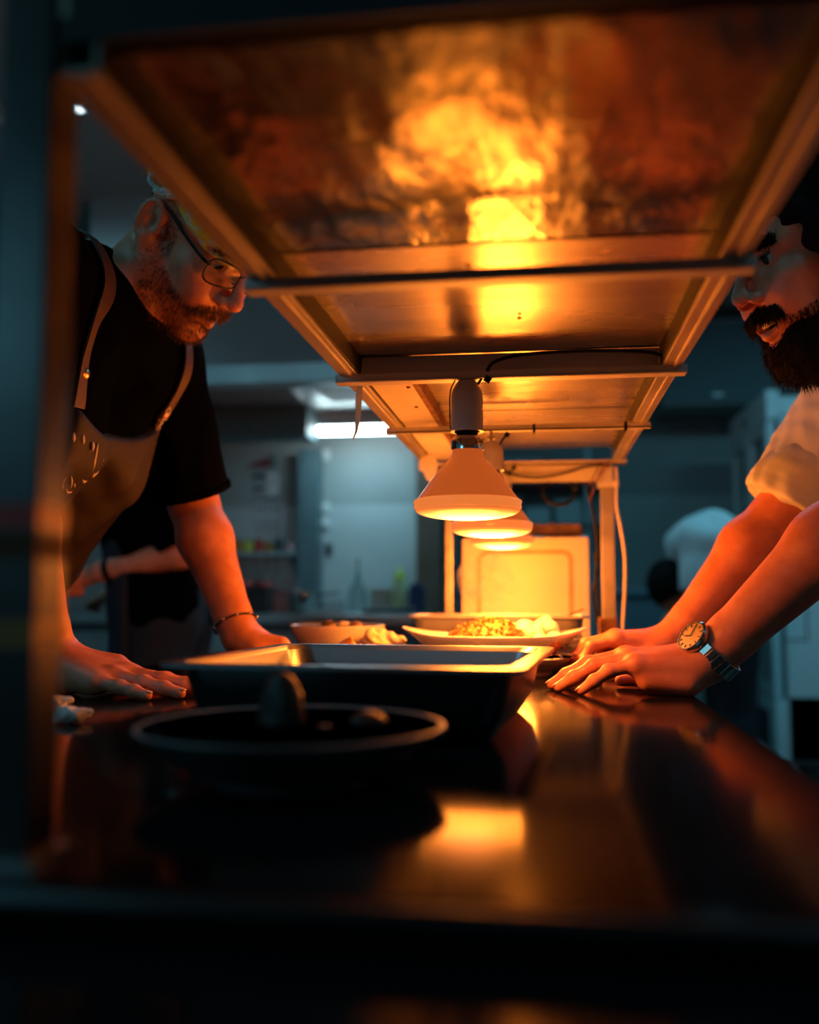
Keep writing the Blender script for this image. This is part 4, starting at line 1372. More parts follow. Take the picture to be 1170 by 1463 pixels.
# white display fridge on the right, glass doors facing the gantry
fr = thing('display_fridge', 'tall white display fridge with glass doors behind the right man', 'fridge', (1.40, 5.12, 0))
X0, X1, Y0, Y1, Z0, Z1 = 1.065, 1.75, 4.69, 5.56, 0.24, 1.985
mb = MB()
mb.box(((X0 + X1) / 2 + 0.03, Y0 + 0.02, (Z0 + Z1) / 2), (X1 - X0 - 0.06, 0.04, Z1 - Z0)).box(((X0 + X1) / 2 + 0.03, Y1 - 0.02, (Z0 + Z1) / 2), (X1 - X0 - 0.06, 0.04, Z1 - Z0))
mb.box((X1 - 0.02, (Y0 + Y1) / 2, (Z0 + Z1) / 2), (0.04, Y1 - Y0, Z1 - Z0)).box(((X0 + X1) / 2 + 0.03, (Y0 + Y1) / 2, Z1 - 0.02), (X1 - X0 - 0.06, Y1 - Y0, 0.04))
mb.box(((X0 + X1) / 2 + 0.03, (Y0 + Y1) / 2, Z0 + 0.15), (X1 - X0 - 0.06, Y1 - Y0, 0.30))
obj('cabinet', mb, M['fridge'], fr, bevel=0.006)
boxobj('back_lining', X1 - 0.06, X1 - 0.042, Y0 + 0.04, Y1 - 0.04, Z0 + 0.3, Z1 - 0.04, M['dark_inside'], fr)
boxobj('header', X0, X0 + 0.06, Y0, Y1, Z1 - 0.14, Z1, M['fridge'], fr, bevel=0.004)
boxobj('grille_panel', X0, X0 + 0.06, Y0, Y1, Z0, Z0 + 0.28, M['fridge'], fr, bevel=0.004)
boxobj('vent_grille', X0 - 0.006, X0, Y0 + 0.12, Y1 - 0.12, Z0 + 0.05, Z0 + 0.22, M['dark_inside'], fr)
boxobj('lock', X0 - 0.008, X0, 5.16, 5.19, Z1 - 0.10, Z1 - 0.06, M['dark_inside'], fr)
for k, (a, b) in enumerate(((Y0 + 0.01, (Y0 + Y1) / 2 - 0.004), ((Y0 + Y1) / 2 + 0.004, Y1 - 0.01))):
    z0, z1 = Z0 + 0.285, Z1 - 0.145
    mb = MB()
    mb.box((X0 + 0.02, a + 0.03, (z0 + z1) / 2), (0.04, 0.06, z1 - z0)).box((X0 + 0.02, b - 0.03, (z0 + z1) / 2), (0.04, 0.06, z1 - z0))
    mb.box((X0 + 0.02, (a + b) / 2, z0 + 0.03), (0.04, b - a - 0.12, 0.06)).box((X0 + 0.02, (a + b) / 2, z1 - 0.03), (0.04, b - a - 0.12, 0.06))
    d = obj('door', mb, M['fridge_frame'], fr, bevel=0.004)
    boxobj('pane', X0 + 0.016, X0 + 0.022, a + 0.06, b - 0.06, z0 + 0.06, z1 - 0.06, M['glass'], d)
    boxobj('handle', X0 - 0.025, X0 - 0.012, (b - 0.05 if k == 0 else a + 0.02), (b - 0.02 if k == 0 else a + 0.05), 1.1, 1.4, M['fridge_frame'], d, bevel=0.003)
for z in (0.85, 1.2, 1.55):
    boxobj('rack', X0 + 0.08, X1 - 0.08, Y0 + 0.05, Y1 - 0.05, z, z + 0.012, M['steel'], fr)
for x in (X0 + 0.08, X1 - 0.05):
    for y in (Y0 + 0.05, Y1 - 0.05):
        obj('leg', MB().lathe([(0.0001, 0), (0.03, 0), (0.022, 0.03), (0.02, 0.245), (0.0001, 0.245)], (x, y, 0), 16), M['fridge_frame'], fr, smooth=True)
ob = MB()
w = 0.006
for a, b, c, d in ((X0 + 0.15, X0 + 0.156, 0.80, 1.86), ):
    ob.box(((a + b) / 2, Y0 - 0.001, (c + d) / 2), (b - a, 0.003, d - c))
    ob.box((X0 + 0.105, Y0 - 0.001, d), (0.10, 0.003, 0.006))
    ob.box((X0 + 0.105, Y0 - 0.001, c), (0.10, 0.003, 0.006))
obj('seam', ob, M['dark_inside'], fr)

# wall cabinet, duct and pipe at the upper right
t = thing('wall_cabinet', 'dark wall cabinet high behind the bearded man', 'cabinet', (1.05, 5.85, 2.09))
boxobj('carcass', 0.70, 1.95, 5.62, 6.1, 2.10, 2.60, M['wall_dark'], t)
for x0 in (0.71, 1.33):
    d = boxobj('door', x0, x0 + 0.60, 5.60, 5.62, 2.12, 2.58, M['column_dark'], t, bevel=0.003)
    boxobj('handle', x0 + 0.27, x0 + 0.33, 5.585, 5.60, 2.14, 2.155, M['steel'], d)
t = thing('wall_rail', 'dark double rail running along the back wall above the cook in white', 'rail', (0.8, 6.05, 2.02))
for z in (2.03, 2.09):
    boxobj('bar', 0.30, 1.9, 6.02, 6.06, z, z + 0.035, M['column_dark'], t)
for x in (0.5, 1.1, 1.7):
    boxobj('bracket', x, x + 0.03, 6.06, 6.10, 2.01, 2.14, M['column_dark'], t)

# waste bin and crates behind the right hand
t = thing('waste_bin', 'grey blue plastic bin standing behind the right far post', 'bin', (0.432, 4.62, 0))
obj('body', MB().box((0.432, 4.62, 0.50), (0.21, 0.26, 1.0), taper=1.12), M['bin_grey'], t, bevel=0.01)
boxobj('rim', 0.305, 0.559, 4.46, 4.78, 1.0, 1.035, M['bin_grey'], t, bevel=0.008)
tr = thing('trolley', 'low steel trolley of pale tubs beside the grey bin', 'trolley', (0.76, 4.95, 0))
for z in (0.30, 0.72):
    boxobj('deck', 0.59, 0.95, 4.78, 5.12, z, z + 0.02, M['steel'], tr, bevel=0.003)
for x in (0.60, 0.94):
    for y in (4.79, 5.11):
        obj('leg', MB().tube([(x, y, 0.0), (x, y, 0.76)], 0.011, 10), M['steel'], tr, smooth=True)
for k, (x, z) in enumerate(((0.69, 0.74), (0.69, 0.845), (0.86, 0.74))):
    t = thing('pale_tub', ['lower pale tub on the trolley', 'upper pale tub stacked on the trolley', 'single pale tub at the right of the trolley'][k], 'tub', (x, 4.95, z), 'pale tubs on the trolley')
    obj('tub', MB().box((x, 4.95, z + 0.042), (0.14, 0.2, 0.084), taper=1.08), M['fridge_frame'], t, bevel=0.006)
    boxobj('lid', x - 0.08, x + 0.08, 4.84, 5.06, z + 0.084, z + 0.10, M['fridge'], t, bevel=0.004)

# small ceiling spotlight upper left, seen past the near post
t = thing('ceiling_spotlight', 'small glinting chrome spotlight on the ceiling at the upper left', 'light', (-1.51, 2.87, 2.62))
obj('mount', MB().lathe([(0.0001, 2.70), (0.04, 2.70), (0.04, 2.685), (0.0001, 2.685)], (-1.51, 2.87, 0), 20), M['chrome'], t, smooth=True)
obj('head', MB().lathe([(0.0001, 2.686), (0.02, 2.686), (0.036, 2.64), (0.036, 2.62), (0.03, 2.622), (0.0001, 2.63)], (-1.51, 2.87, 0), 20), M['chrome'], t, smooth=True)
obj('lamp', MB().lathe([(0.0001, 2.618), (0.02, 2.620), (0.0001, 2.624)], (-1.51, 2.87, 0), 16), emit_mat('spot_glow', (0.8, 0.95, 1.0), 3.0), t, smooth=True)

# unseen glowing pane added behind the camera as cool fill for near surfaces
wn = obj('added_fill_frame', MB().box((-2.25, -1.99, 1.55), (1.2, 0.02, 0.06)).box((-2.25, -1.99, 2.35), (1.2, 0.02, 0.06)).box((-2.82, -1.99, 1.95), (0.06, 0.02, 0.8)).box((-1.68, -1.99, 1.95), (0.06, 0.02, 0.8)), M['fridge'])
wn['kind'] = 'structure'
boxobj('pane', -2.79, -1.71, -1.995, -1.988, 1.58, 2.32, emit_mat('cool_fill_pane', (0.35, 0.8, 1.0), 0.8), wn)
area_light('cool_fill_light', (-2.25, -1.96, 1.95), 1.05, 0.72, COOL_FILL_POWER, TEAL, rot=(R(90), 0, 0))

# ================================================================== PEOPLE
def head_frame(fwd, yaw, pitch, roll):
    B = np.array([[1, 0, 0], [0, 1, 0], [0, 0, 1.0]]) if fwd > 0 else np.array([[-1, 0, 0], [0, -1, 0], [0, 0, 1.0]])
    return B @ rotz(R(yaw)) @ roty(R(pitch)) @ rotx(R(roll))


class Head:
    """adds a human head to an SDF; local axes: x forward, y to the person's left, z up, origin between the ear canals"""

    def __init__(self, Mr, pos, mouth_open=False):
        self.M, self.p, self.mouth_open = Mr, np.asarray(pos, float), mouth_open

    def w(self, *q):
        return self.M @ np.array(q, float) + self.p

    def loc(self, P):
        return (P - self.p) @ self.M

    def e(self, s, c, r, k=0.012, op='+', rot=None):
        s.ell(self.w(*c), r, self.M if rot is None else self.M @ rot, k, op)

    def c(self, s, a, b, ra, rb, k=0.012, op='+'):
        s.cone(self.w(*a), self.w(*b), ra, rb, k, op)

    def build(self, s, fine=True):
        e, c = self.e, self.c
        e(s, (-0.012, 0, 0.050), (0.094, 0.076, 0.086), 0.01)
        e(s, (0.034, 0, 0.052), (0.062, 0.066, 0.060), 0.03)
        e(s, (0.040, 0, -0.018), (0.055, 0.058, 0.070), 0.02)
        e(s, (0.035, 0, -0.062), (0.052, 0.049, 0.044), 0.02)
        for y in (-1, 1):
            c(s, (0.008, y * 0.052, -0.055), (0.074, y * 0.014, -0.096), 0.019, 0.016, 0.022)
            e(s, (0.058, y * 0.043, -0.006), (0.026, 0.020, 0.018), 0.016)
            c(s, (0.088, y * 0.012, 0.041), (0.070, y * 0.047, 0.036), 0.010, 0.010, 0.012)
            e(s, (0.075, y * 0.030, -0.030), (0.022, 0.018, 0.024), 0.02)
        e(s, (0.082, 0, -0.096), (0.018, 0.020, 0.016), 0.014)
        e(s, (0.088, 0, -0.050), (0.017, 0.027, 0.022), 0.014)
        if not fine:
            for y in (-1, 1):
                e(s, (-0.006, y * 0.078, 0.0), (0.018, 0.007, 0.031), 0.006)
            c(s, (0.096, 0, 0.024), (0.121, 0, -0.014), 0.009, 0.012, 0.01)
            return
        # eye sockets, then lids over the eyeballs
        for y in (-1, 1):
            e(s, (0.099, y * 0.032, 0.022), (0.016, 0.016, 0.011), 0.012, '-')
            e(s, (0.0735, y * 0.0315, 0.0225), (0.0142, 0.0152, 0.0135), 0.004)
        c(s, (0.094, 0, 0.030), (0.116, 0, -0.006), 0.0078, 0.0088, 0.008)
        e(s, (0.1185, 0, -0.0125), (0.0118, 0.0115, 0.0110), 0.008)
        for y in (-1, 1):
            e(s, (0.106, y * 0.0135, -0.0195), (0.0115, 0.0075, 0.0085), 0.006)
            e(s, (0.111, y * 0.0075, -0.0275), (0.0075, 0.0036, 0.0060), 0.003, '-')
        # lips
        if self.mouth_open:
            c(s, (0.1035, 0, -0.0495), (0.084, 0.025, -0.054), 0.0055, 0.004, 0.006)
            c(s, (0.1035, 0, -0.0495), (0.084, -0.025, -0.054), 0.0055, 0.004, 0.006)
            for y in (-1, 1):
                c(s, (0.1000, 0, -0.0695), (0.083, y * 0.023, -0.061), 0.0070, 0.0045, 0.006)
            e(s, (0.100, 0, -0.0585), (0.020, 0.022, 0.0052), 0.004, '-')
        else:
            for y in (-1, 1):
                c(s, (0.1035, 0, -0.0525), (0.089, y * 0.023, -0.0595), 0.0055, 0.0035, 0.006)
                c(s, (0.1025, 0, -0.0645), (0.089, y * 0.021, -0.0610), 0.0062, 0.0035, 0.006)
                c(s, (0.1115, 0, -0.0585), (0.096, y * 0.025, -0.0605), 0.0018, 0.0012, 0.003, '-')
        # ears, flaring outwards at the back
        for y in (-1, 1):
            def E(u, n, z, y=y):
                return (-0.010 + 0.93 * u - 0.36 * n, y * (0.0785 - 0.36 * u + 0.93 * n), z)
            er = rotz(-y * R(21))
            e(s, E(-0.003, 0.0, 0.001), (0.0175, 0.0060, 0.0290), 0.008, rot=er)
            n = 12
            pts = []
            for k in range(n):
                a = R(-75) + R(285) * k / (n - 1)
                pts.append(E(-0.003 - 0.0158 * sin(a), 0.0035, 0.002 + 0.0272 * cos(a)))
            for k in range(n - 1):
                c(s, pts[k], pts[k + 1], 0.0040, 0.0040, 0.004)
            e(s, E(0.002, 0.001, -0.025), (0.0095, 0.0055, 0.0105), 0.006, rot=er)
            e(s, E(0.003, 0.0062, 0.000), (0.0085, 0.0055, 0.0125), 0.004, '-', rot=er)
            e(s, E(-0.006, 0.0062, 0.014), (0.0055, 0.0032, 0.0085), 0.004, '-', rot=er)
            e(s, E(0.013, 0.001, -0.004), (0.0042, 0.0040, 0.0070), 0.004, rot=er)

    def eyes(self, root, look=(1, 0, 0)):
        for y in (-1, 1):
            ctr = self.w(0.0745, y * 0.0315, 0.0225)
            Rm = align(self.M @ unit(look))
            r = 0.0136
            prof = [(r * sin(a), r * cos(a)) for a in np.linspace(0.52, pi - 0.01, 12)]
            ey = obj('eyeball', MB().lathe([(0.0001, r * cos(0.52) + 0.0002)] + prof, ctr, 24, rot=Rm), M['eye_white'], root, smooth='all')
            pr = [(r * 1.01 * sin(a), r * 1.01 * cos(a)) for a in np.linspace(0.01, 0.53, 6)]
            obj('iris', MB().lathe(pr, ctr, 20, rot=Rm), M['iris'], ey, smooth='all')


def lid_slits(h, s, drop):
    """opens the eyes: a slit through the lids in front of each eyeball"""
    for y in (-1, 1):
        h.e(s, (0.092, y * 0.032, 0.0215 - drop), (0.0145, 0.0105, 0.0027), 0.003, '-', rot=rotx(y * R(-6)))


PH = {'index': (0.093, 0.030, (0.044, 0.026, 0.021), 0.0088), 'middle': (0.096, 0.010, (0.049, 0.030, 0.022), 0.0091),
      'ring': (0.090, -0.010, (0.045, 0.028, 0.022), 0.0086), 'little': (0.081, -0.029, (0.035, 0.021, 0.019), 0.0076)}


def hand(s, wrist, F, Sd, zt, mcp_z, arch=(0.6, 1, 1.1), spread=(0.14, 0.03, -0.08, -0.22), sc=1.0, thumb=None, nails=None, fore=None):
    """palm-down hand planted on height zt. F: wrist to fingers, Sd: towards the thumb (both horizontal)"""
    F, Sd = unit(F), unit(Sd)
    up = np.array([0, 0, 1.0])
    w = np.asarray(wrist, float)
    tips = []
    s.cone(w + Sd * 0.011 * sc, w - Sd * 0.011 * sc, 0.0225 * sc, 0.0225 * sc, 0.015)
    heel = np.array([w[0], w[1], max(zt + 0.0155, w[2] - 0.026)])
    s.cone(heel + F * 0.022 * sc - Sd * 0.018, heel + F * 0.07 * sc - Sd * 0.026 * sc, 0.0165, 0.012, 0.016)
    s.cone(w + F * 0.004, heel + F * 0.03, 0.022, 0.017, 0.02)
    for k, (fn, (L, off, ph, r)) in enumerate(PH.items()):
        mc = w + F * L * sc + Sd * off * sc
        mc[2] = mcp_z - (0.003, 0, 0.002, 0.007)[k]
        st = w + F * 0.012 + Sd * off * 0.45
        st[2] = w[2] - 0.002
        s.cone(st, mc - up * 0.002, 0.0165 * sc, 0.0120 * sc, 0.016)
        s.ell(mc + up * 0.0015, np.array([0.0118, 0.0118, 0.0108]) * sc, k=0.006)
        hd_ = unit(F * cos(spread[k]) + Sd * sin(spread[k]))
        ln = np.array(ph) * sc
        rt = r * 0.86
        lo, hi = 0.0, 3.0
        for _ in range(40):
            m = (lo + hi) / 2
            z = mc[2] - sum(l * sin(min(a * m, 1.5)) for l, a in zip(ln, arch))
            if z > zt + rt * 0.92:
                lo = m
            else:
                hi = m
        p = mc.copy()
        rr = (r * 1.12, r * 1.03, r * 0.95, r * 0.80)
        for j in range(3):
            a = min(arch[j] * m, 1.5)
            q = p + hd_ * ln[j] * cos(a) - up * ln[j] * sin(a)
            s.cone(p, q, rr[j] * sc, rr[j + 1] * sc, 0.004 if j else 0.006)
            if j < 2:
                nrm = hd_ * sin(a) + up * cos(a)
                s.ell(q + nrm * 0.0008, np.array([1, 1, 1]) * rr[j + 1] * sc * 1.06, k=0.004)
            p = q
        nrm = hd_ * sin(a) + up * cos(a)
        d3 = hd_ * cos(a) - up * sin(a)
        tips.append((p, d3, nrm, rr[3] * sc))
    # thumb leaves the side of the palm near its base
    tb = w + F * 0.020 * sc + Sd * 0.022 * sc
    tb[2] = w[2] - 0.012
    t1, t2, t3 = thumb or ((0.052, 0.052, 0.020), (0.084, 0.066, 0.012), (0.112, 0.072, 0.0095))
    T = []
    for (f, o, z) in (t1, t2, t3):
        q = w + F * f * sc + Sd * o * sc
        q[2] = zt + z
        T.append(q)
    s.cone(tb, T[0], 0.0185 * sc, 0.0135 * sc, 0.014)
    s.cone(T[0], T[1], 0.0118 * sc, 0.0108 * sc, 0.006)
    s.cone(T[1], T[2], 0.0106 * sc, 0.0082 * sc, 0.005)
    # web between thumb and index
    s.cone(tb + F * 0.02, w + F * 0.075 * sc + Sd * 0.028 * sc - up * 0.008, 0.014, 0.009, 0.016)
    d3 = unit(T[2] - T[1])
    nrm = unit(up - d3 * d3[2] + Sd * 0.3)
    nrm = unit(nrm - d3 * (nrm @ d3))
    tips.append((T[2], d3, nrm, 0.0085 * sc))
    return tips


def nail_meshes(root, tips):
    for p, d, n, r in tips:
        sd = np.cross(d, n)
        Rm = np.stack([d, sd, n], 1)
        c = p + n * r * 0.80 + d * r * 0.15
        obj('nail', MB().lathe([(0.0001, r * 0.20), (r * 0.35, r * 0.17), (r * 0.62, r * 0.06), (r * 0.66, -r * 0.1), (0.0001, -r * 0.12)], c, 14, rot=Rm, sx=1.35), M['nail'], root, smooth='all')


def smin(a, b, k):
    h = np.maximum(k - np.abs(a - b), 0) / k
    return np.minimum(a, b) - h * h * k * 0.25


def folds(amp, f=1.0, seed=0):
    g = np.random.default_rng(seed)
    K = g.normal(0, 1, (5, 3)) * [38 * f, 38 * f, 22 * f]
    ph = g.uniform(0, 6.28, 5)

    def fn(P, d):
        z = np.zeros(len(P))
        m = np.abs(d) < 0.05
        q = P[m]
        for k in range(5):
            z[m] += np.sin(q @ K[k] + ph[k] + 1.3 * np.sin(q @ K[(k + 1) % 5] * 0.5))
        return d + amp * z / 2.2
    return fn


def to_surface(s, P, off=0.003, it=6):
    P = np.array(P, float)
    h = 0.002
    for _ in range(it):
        d = s(P)
        G = np.stack([s(P + np.eye(3)[a] * h) - s(P - np.eye(3)[a] * h) for a in range(3)], 1)
        G /= np.linalg.norm(G, axis=1, keepdims=True) + 1e-9
        P = P - G * (d - off)[:, None]
    return P, G


def ribbon(s, pts, width, thick=0.003, off=0.002, n=8):
    """flat strap lying on the surface of s"""
    P = np.array(smooth_path(pts, n))
    P, G = to_surface(s, P, off)
    mb = MB()
    V, F = [], []
    m = len(P)
    for i in range(m):
        t = unit(P[min(i + 1, m - 1)] - P[max(i - 1, 0)])
        b = unit(np.cross(t, G[i]))
        for sx, sz in ((-1, 0), (1, 0), (1, 1), (-1, 1)):
            V.append(P[i] + b * sx * width / 2 + G[i] * sz * thick)
    for i in range(m - 1):
        for q in range(4):
            q2 = (q + 1) % 4
            F.append((4 * i + q, 4 * i + q2, 4 * i + 4 + q2, 4 * i + 4 + q))
    F += [(0, 3, 2, 1), (4 * m - 4, 4 * m - 3, 4 * m - 2, 4 * m - 1)]
    return mb.add(V, F)


def hairs(name, root, m, V, N, mask, count, length, rad, sag, seed=1, jitter=0.35):
    VV, FF = strands(V, N, mask, count, length, rad, sag, seed, jitter)
    o = obj(name, (VV, FF), m, root)
    return o


HB = 0.0024      # voxel of the two chefs' bodies

# ------------------------------------------------------------------ the man on the left
pm = thing('person', 'man in black t-shirt, brown apron, glasses and yellow bandana leaning over the counter at left', 'person', (-0.95, 1.265, 0))
HL = Head(head_frame(1, -18, 53, 9), (-0.476, 1.263, 1.522))
shN, shF = np.array([-0.632, 1.095, 1.430]), np.array([-0.603, 1.432, 1.395])
elN, wrN = np.array([-0.632, 1.045, 1.165]), np.array([-0.600, 1.115, 0.945])
elF, wrF = np.array([-0.574, 1.520, 1.172]), np.array([-0.470, 1.455, 0.955])
nb = np.array([-0.600, 1.268, 1.432])
pel, wai, che, upp = np.array([-0.93, 1.265, 0.97]), np.array([-0.815, 1.265, 1.10]), np.array([-0.705, 1.265, 1.255]), np.array([-0.640, 1.265, 1.365])
b = SDF()
HL.build(b)
b.cone(HL.w(-0.022, 0, -0.035), nb + [0, 0, -0.02], 0.056, 0.062, 0.02)
b.cone(HL.w(-0.03, 0, -0.01), nb + [-0.01, 0, -0.02], 0.050, 0.06, 0.02)
for y in (-1, 1):
    b.cone(HL.w(-0.012, y * 0.062, -0.035), nb + [0.045, -y * 0.0, -0.01], 0.013, 0.015, 0.02)
b.cone(nb, shN, 0.05, 0.05, 0.03).cone(nb, shF, 0.05, 0.05, 0.03)
for y in (-0.075, 0.075):
    o_ = np.array([0, y, 0])
    b.chain([upp + o_, che + o_, wai + o_, pel + o_], [0.070, 0.095, 0.085, 0.095], 0.03)


def arm(s, sh, el, wr, bulge, k=0.02):
    s.cone(sh, el, 0.049, 0.038, k)
    mid = el + (wr - el) * 0.28
    s.cone(el, mid + bulge * 0.006, 0.0385, 0.0425, 0.02)
    s.cone(mid + bulge * 0.006, wr - (wr - el) * 0.12, 0.0425, 0.0285, 0.02)
    s.cone(wr - (wr - el) * 0.14, wr, 0.0282, 0.0262, 0.012)


arm(b, shN, elN, wrN, np.array([1.0, 0, 0]))
arm(b, shF, elF, wrF, np.array([-0.2, 0, 0]))
tN = hand(b, wrN, (1, -0.10, 0), (0.10, 1, 0), 0.90, 0.926, arch=(0.75, 1, 1.0), spread=(0.16, 0.05, -0.08, -0.16), sc=1.0)
tF = hand(b, wrF, (1, 0.10, 0), (0.10, -1, 0), 0.90, 0.928, arch=(0.75, 1, 1.0), sc=0.95)
lid_slits(HL, b, 0.004)
V, F = b.mesh(HB)
Q = HL.loc(V)
lipm = (np.abs(Q[:, 1]) < 0.022) & (Q[:, 0] > 0.094) & (np.abs(Q[:, 2] + 0.0585) < 0.0085 - np.abs(Q[:, 1]) * 0.22)
body = obj('body', (V, F), M['skin'], pm, smooth='all')
body.data.materials.append(M['lip'])
fm = lipm[F].all(1).astype(np.int32)
body.data.polygons.foreach_set('material_index', fm)
N = vnormals(V, F)
HL.eyes(pm, (1, 0, -0.45))
nail_meshes(pm, tN[:4] + tF)
# short beard and moustache, cropped sides
ln = np.linalg.norm(Q, axis=1)
jaw = (Q[:, 2] < -0.030 - 0.35 * np.clip(Q[:, 0] - 0.02, 0, 0.05)) & (Q[:, 2] > -0.125) & (Q[:, 0] > -0.004) & (ln < 0.17) & ~lipm
jaw &= ~((np.abs(Q[:, 1]) < 0.024) & (np.abs(Q[:, 2] + 0.0585) < 0.010)) & ~((Q[:, 2] > -0.115 + 0.3 * (0.1 - Q[:, 0])) & (Q[:, 2] < -0.09) & (Q[:, 0] < 0.0))
mous = (Q[:, 0] > 0.075) & (np.abs(Q[:, 1]) < 0.032) & (Q[:, 2] < -0.031 - 0.25 * np.abs(Q[:, 1])) & (Q[:, 2] > -0.051 - 0.30 * np.abs(Q[:, 1]))
side = (Q[:, 0] > 0.004) & (Q[:, 0] < 0.028) & (np.abs(Q[:, 1]) > 0.05) & (Q[:, 2] < 0.045) & (Q[:, 2] > -0.06)
sagw = HL.M @ np.array([0.35, 0, -0.75])
hairs('beard', pm, M['beard'], V, N, jaw & (Q[:, 2] > -0.114) & (Q[:, 0] > 0.030 + 0.35 * np.clip(-0.07 - Q[:, 2], 0, 1)), 3800, 0.0058, 0.00026, sagw, 3)
hairs('moustache', pm, M['beard'], V, N, mous, 800, 0.0065, 0.00026, HL.M @ np.array([0.25, 0, -0.9]), 4, 0.25)
hairs('sideburn', pm, M['beard'], V, N, side, 900, 0.004, 0.00025, HL.M @ np.array([0.0, 0, -0.8]), 5)
brow = (Q[:, 0] > 0.062) & (np.abs(Q[:, 1]) > 0.012) & (np.abs(Q[:, 1]) < 0.052) & (np.abs(Q[:, 2] - 0.0425 + 0.12 * np.maximum(0, np.abs(Q[:, 1]) - 0.035)) < 0.0045)
hairs('eyebrow', pm, M['hair'], V, N, brow, 700, 0.008, 0.00035, HL.M @ np.array([-0.1, 0, 0.2]), 6)
crop = (Q[:, 0] < -0.012) & (Q[:, 2] > -0.030) & (ln < 0.16) & (np.linalg.norm(Q - [-0.012, 0, 0.05], axis=1) > 0.066) & ~((Q[:, 0] > -0.035) & (np.abs(Q[:, 1]) > 0.066) & (Q[:, 2] < 0.036))
hairs('cropped_hair', pm, M['hair'], V, N, crop & (Q[:, 2] > -0.02), 3800, 0.0035, 0.00028, HL.M @ np.array([-0.2, 0, -0.4]), 7)

# glasses
gl = bpy.data.objects.new('glasses', None)
COL.objects.link(gl)
gl.parent = pm
gl.location = tuple(HL.w(0.10, 0, 0.02) - np.array(pm.location))
for y in (-1, 1):
    pts = []
    for k in range(28):
        a = 2 * pi * k / 28
        cx, cz = abs(cos(a)) ** 0.55 * np.sign(cos(a)), abs(sin(a)) ** 0.55 * np.sign(sin(a))
        pts.append(HL.w(0.1055 - 0.012 * ((0.034 * y + 0.0265 * cx) / 0.06) ** 2 + 0.0025 * cz * -1, y * 0.034 + 0.0265 * cx, 0.018 + 0.0175 * cz + (0.002 * cz * cx * y)))
    obj('rim', MB().tube(pts, 0.0013, 6, closed=True), M['black_frame'], gl, smooth='all')
    cpt = np.mean(pts, 0)
    fw = HL.M @ np.array([0.0007, 0, 0])
    Vl = [cpt + fw] + [p + fw for p in pts] + [cpt - fw] + [p - fw for p in pts]
    Fl = [(0, 1 + k, 1 + (k + 1) % 28) for k in range(28)] + [(29, 30 + (k + 1) % 28, 30 + k) for k in range(28)] + [(1 + k, 30 + k, 30 + (k + 1) % 28, 1 + (k + 1) % 28) for k in range(28)]
    obj('lens', MB().add(Vl, Fl), M['glass'], gl)
    obj('temple', MB().tube(smooth_path([HL.w(0.097, y * 0.0615, 0.026), HL.w(0.089, y * 0.071, 0.027), HL.w(0.050, y * 0.0765, 0.028), HL.w(0.0, y * 0.0805, 0.031), HL.w(-0.018, y * 0.083, 0.024), HL.w(-0.028, y * 0.084, 0.006)]), 0.0034, 8, flat=0.5),
        M['black_frame'], gl, smooth='all')
    obj('nose_pad', MB().tube([HL.w(0.103, y * 0.0105, 0.010), HL.w(0.100, y * 0.0125, 0.003)], 0.002, 6), M['glass'], gl, smooth='all')
obj('bridge', MB().tube(smooth_path([HL.w(0.1045, -0.009, 0.022), HL.w(0.107, 0, 0.026), HL.w(0.1045, 0.009, 0.022)]), 0.0013, 6), M['black_frame'], gl, smooth='all')

# bandana tied round the head with a twisted knot at the back
sb = SDF()
HL.e(sb, (-0.012, 0, 0.050), (0.0985, 0.0805, 0.0905), 0.01)
HL.e(sb, (0.034, 0, 0.052), (0.0665, 0.0705, 0.0645), 0.03)
nrmw = HL.M @ unit((0.22, 0, 1.0))
p0 = HL.w(-0.012, 0, 0.047)
sb.cut(-nrmw, -nrmw @ p0, 0.004)
ax = HL.M
sb.fn(lambda P, d: d + 0.0011 * np.sin(HL.loc(P)[:, 2] * 420 + 6 * np.sin(HL.loc(P)[:, 0] * 30)))
V2, F2 = sb.mesh(0.0028)
bn = obj('bandana', (V2, F2), M['bandana'], pm, smooth='all')
for k, (c0, r1, tilt) in enumerate((((-0.026, -0.083, 0.050), 0.021, 0.4), ((-0.040, -0.081, 0.046), 0.016, -0.5), ((-0.012, -0.084, 0.045), 0.013, 1.2), ((-0.034, -0.080, 0.070), 0.013, 0.2))):
    pts = []
    for j in range(30):
        a = 2 * pi * j / 30
        pts.append(HL.w(c0[0] + r1 * cos(a) * 1.1, c0[1] - 0.003 + 0.004 * sin(3 * a), c0[2] + r1 * 0.62 * sin(a + tilt)))
    kn = obj('knot', MB().tube(pts, 0.0042, 7, closed=True), M['bandana_w' if k != 1 else 'bandana'], bn, smooth='all')
    kn['label'] = 'white patterned twist of the bandana knot' if k != 1 else 'yellow twist of the bandana knot'
for sx in (-1, 1):
    obj('tail', MB().tube(smooth_path([HL.w(-0.036, -0.082, 0.066), HL.w(-0.052, -0.084 + 0.006 * sx, 0.070), HL.w(-0.062, -0.080 + 0.008 * sx, 0.078 + 0.006 * sx)]), [0.004] * 8 + [0.0025] * 8 + [0.001], 7, flat=0.5), M['bandana_w'], bn, smooth='all')

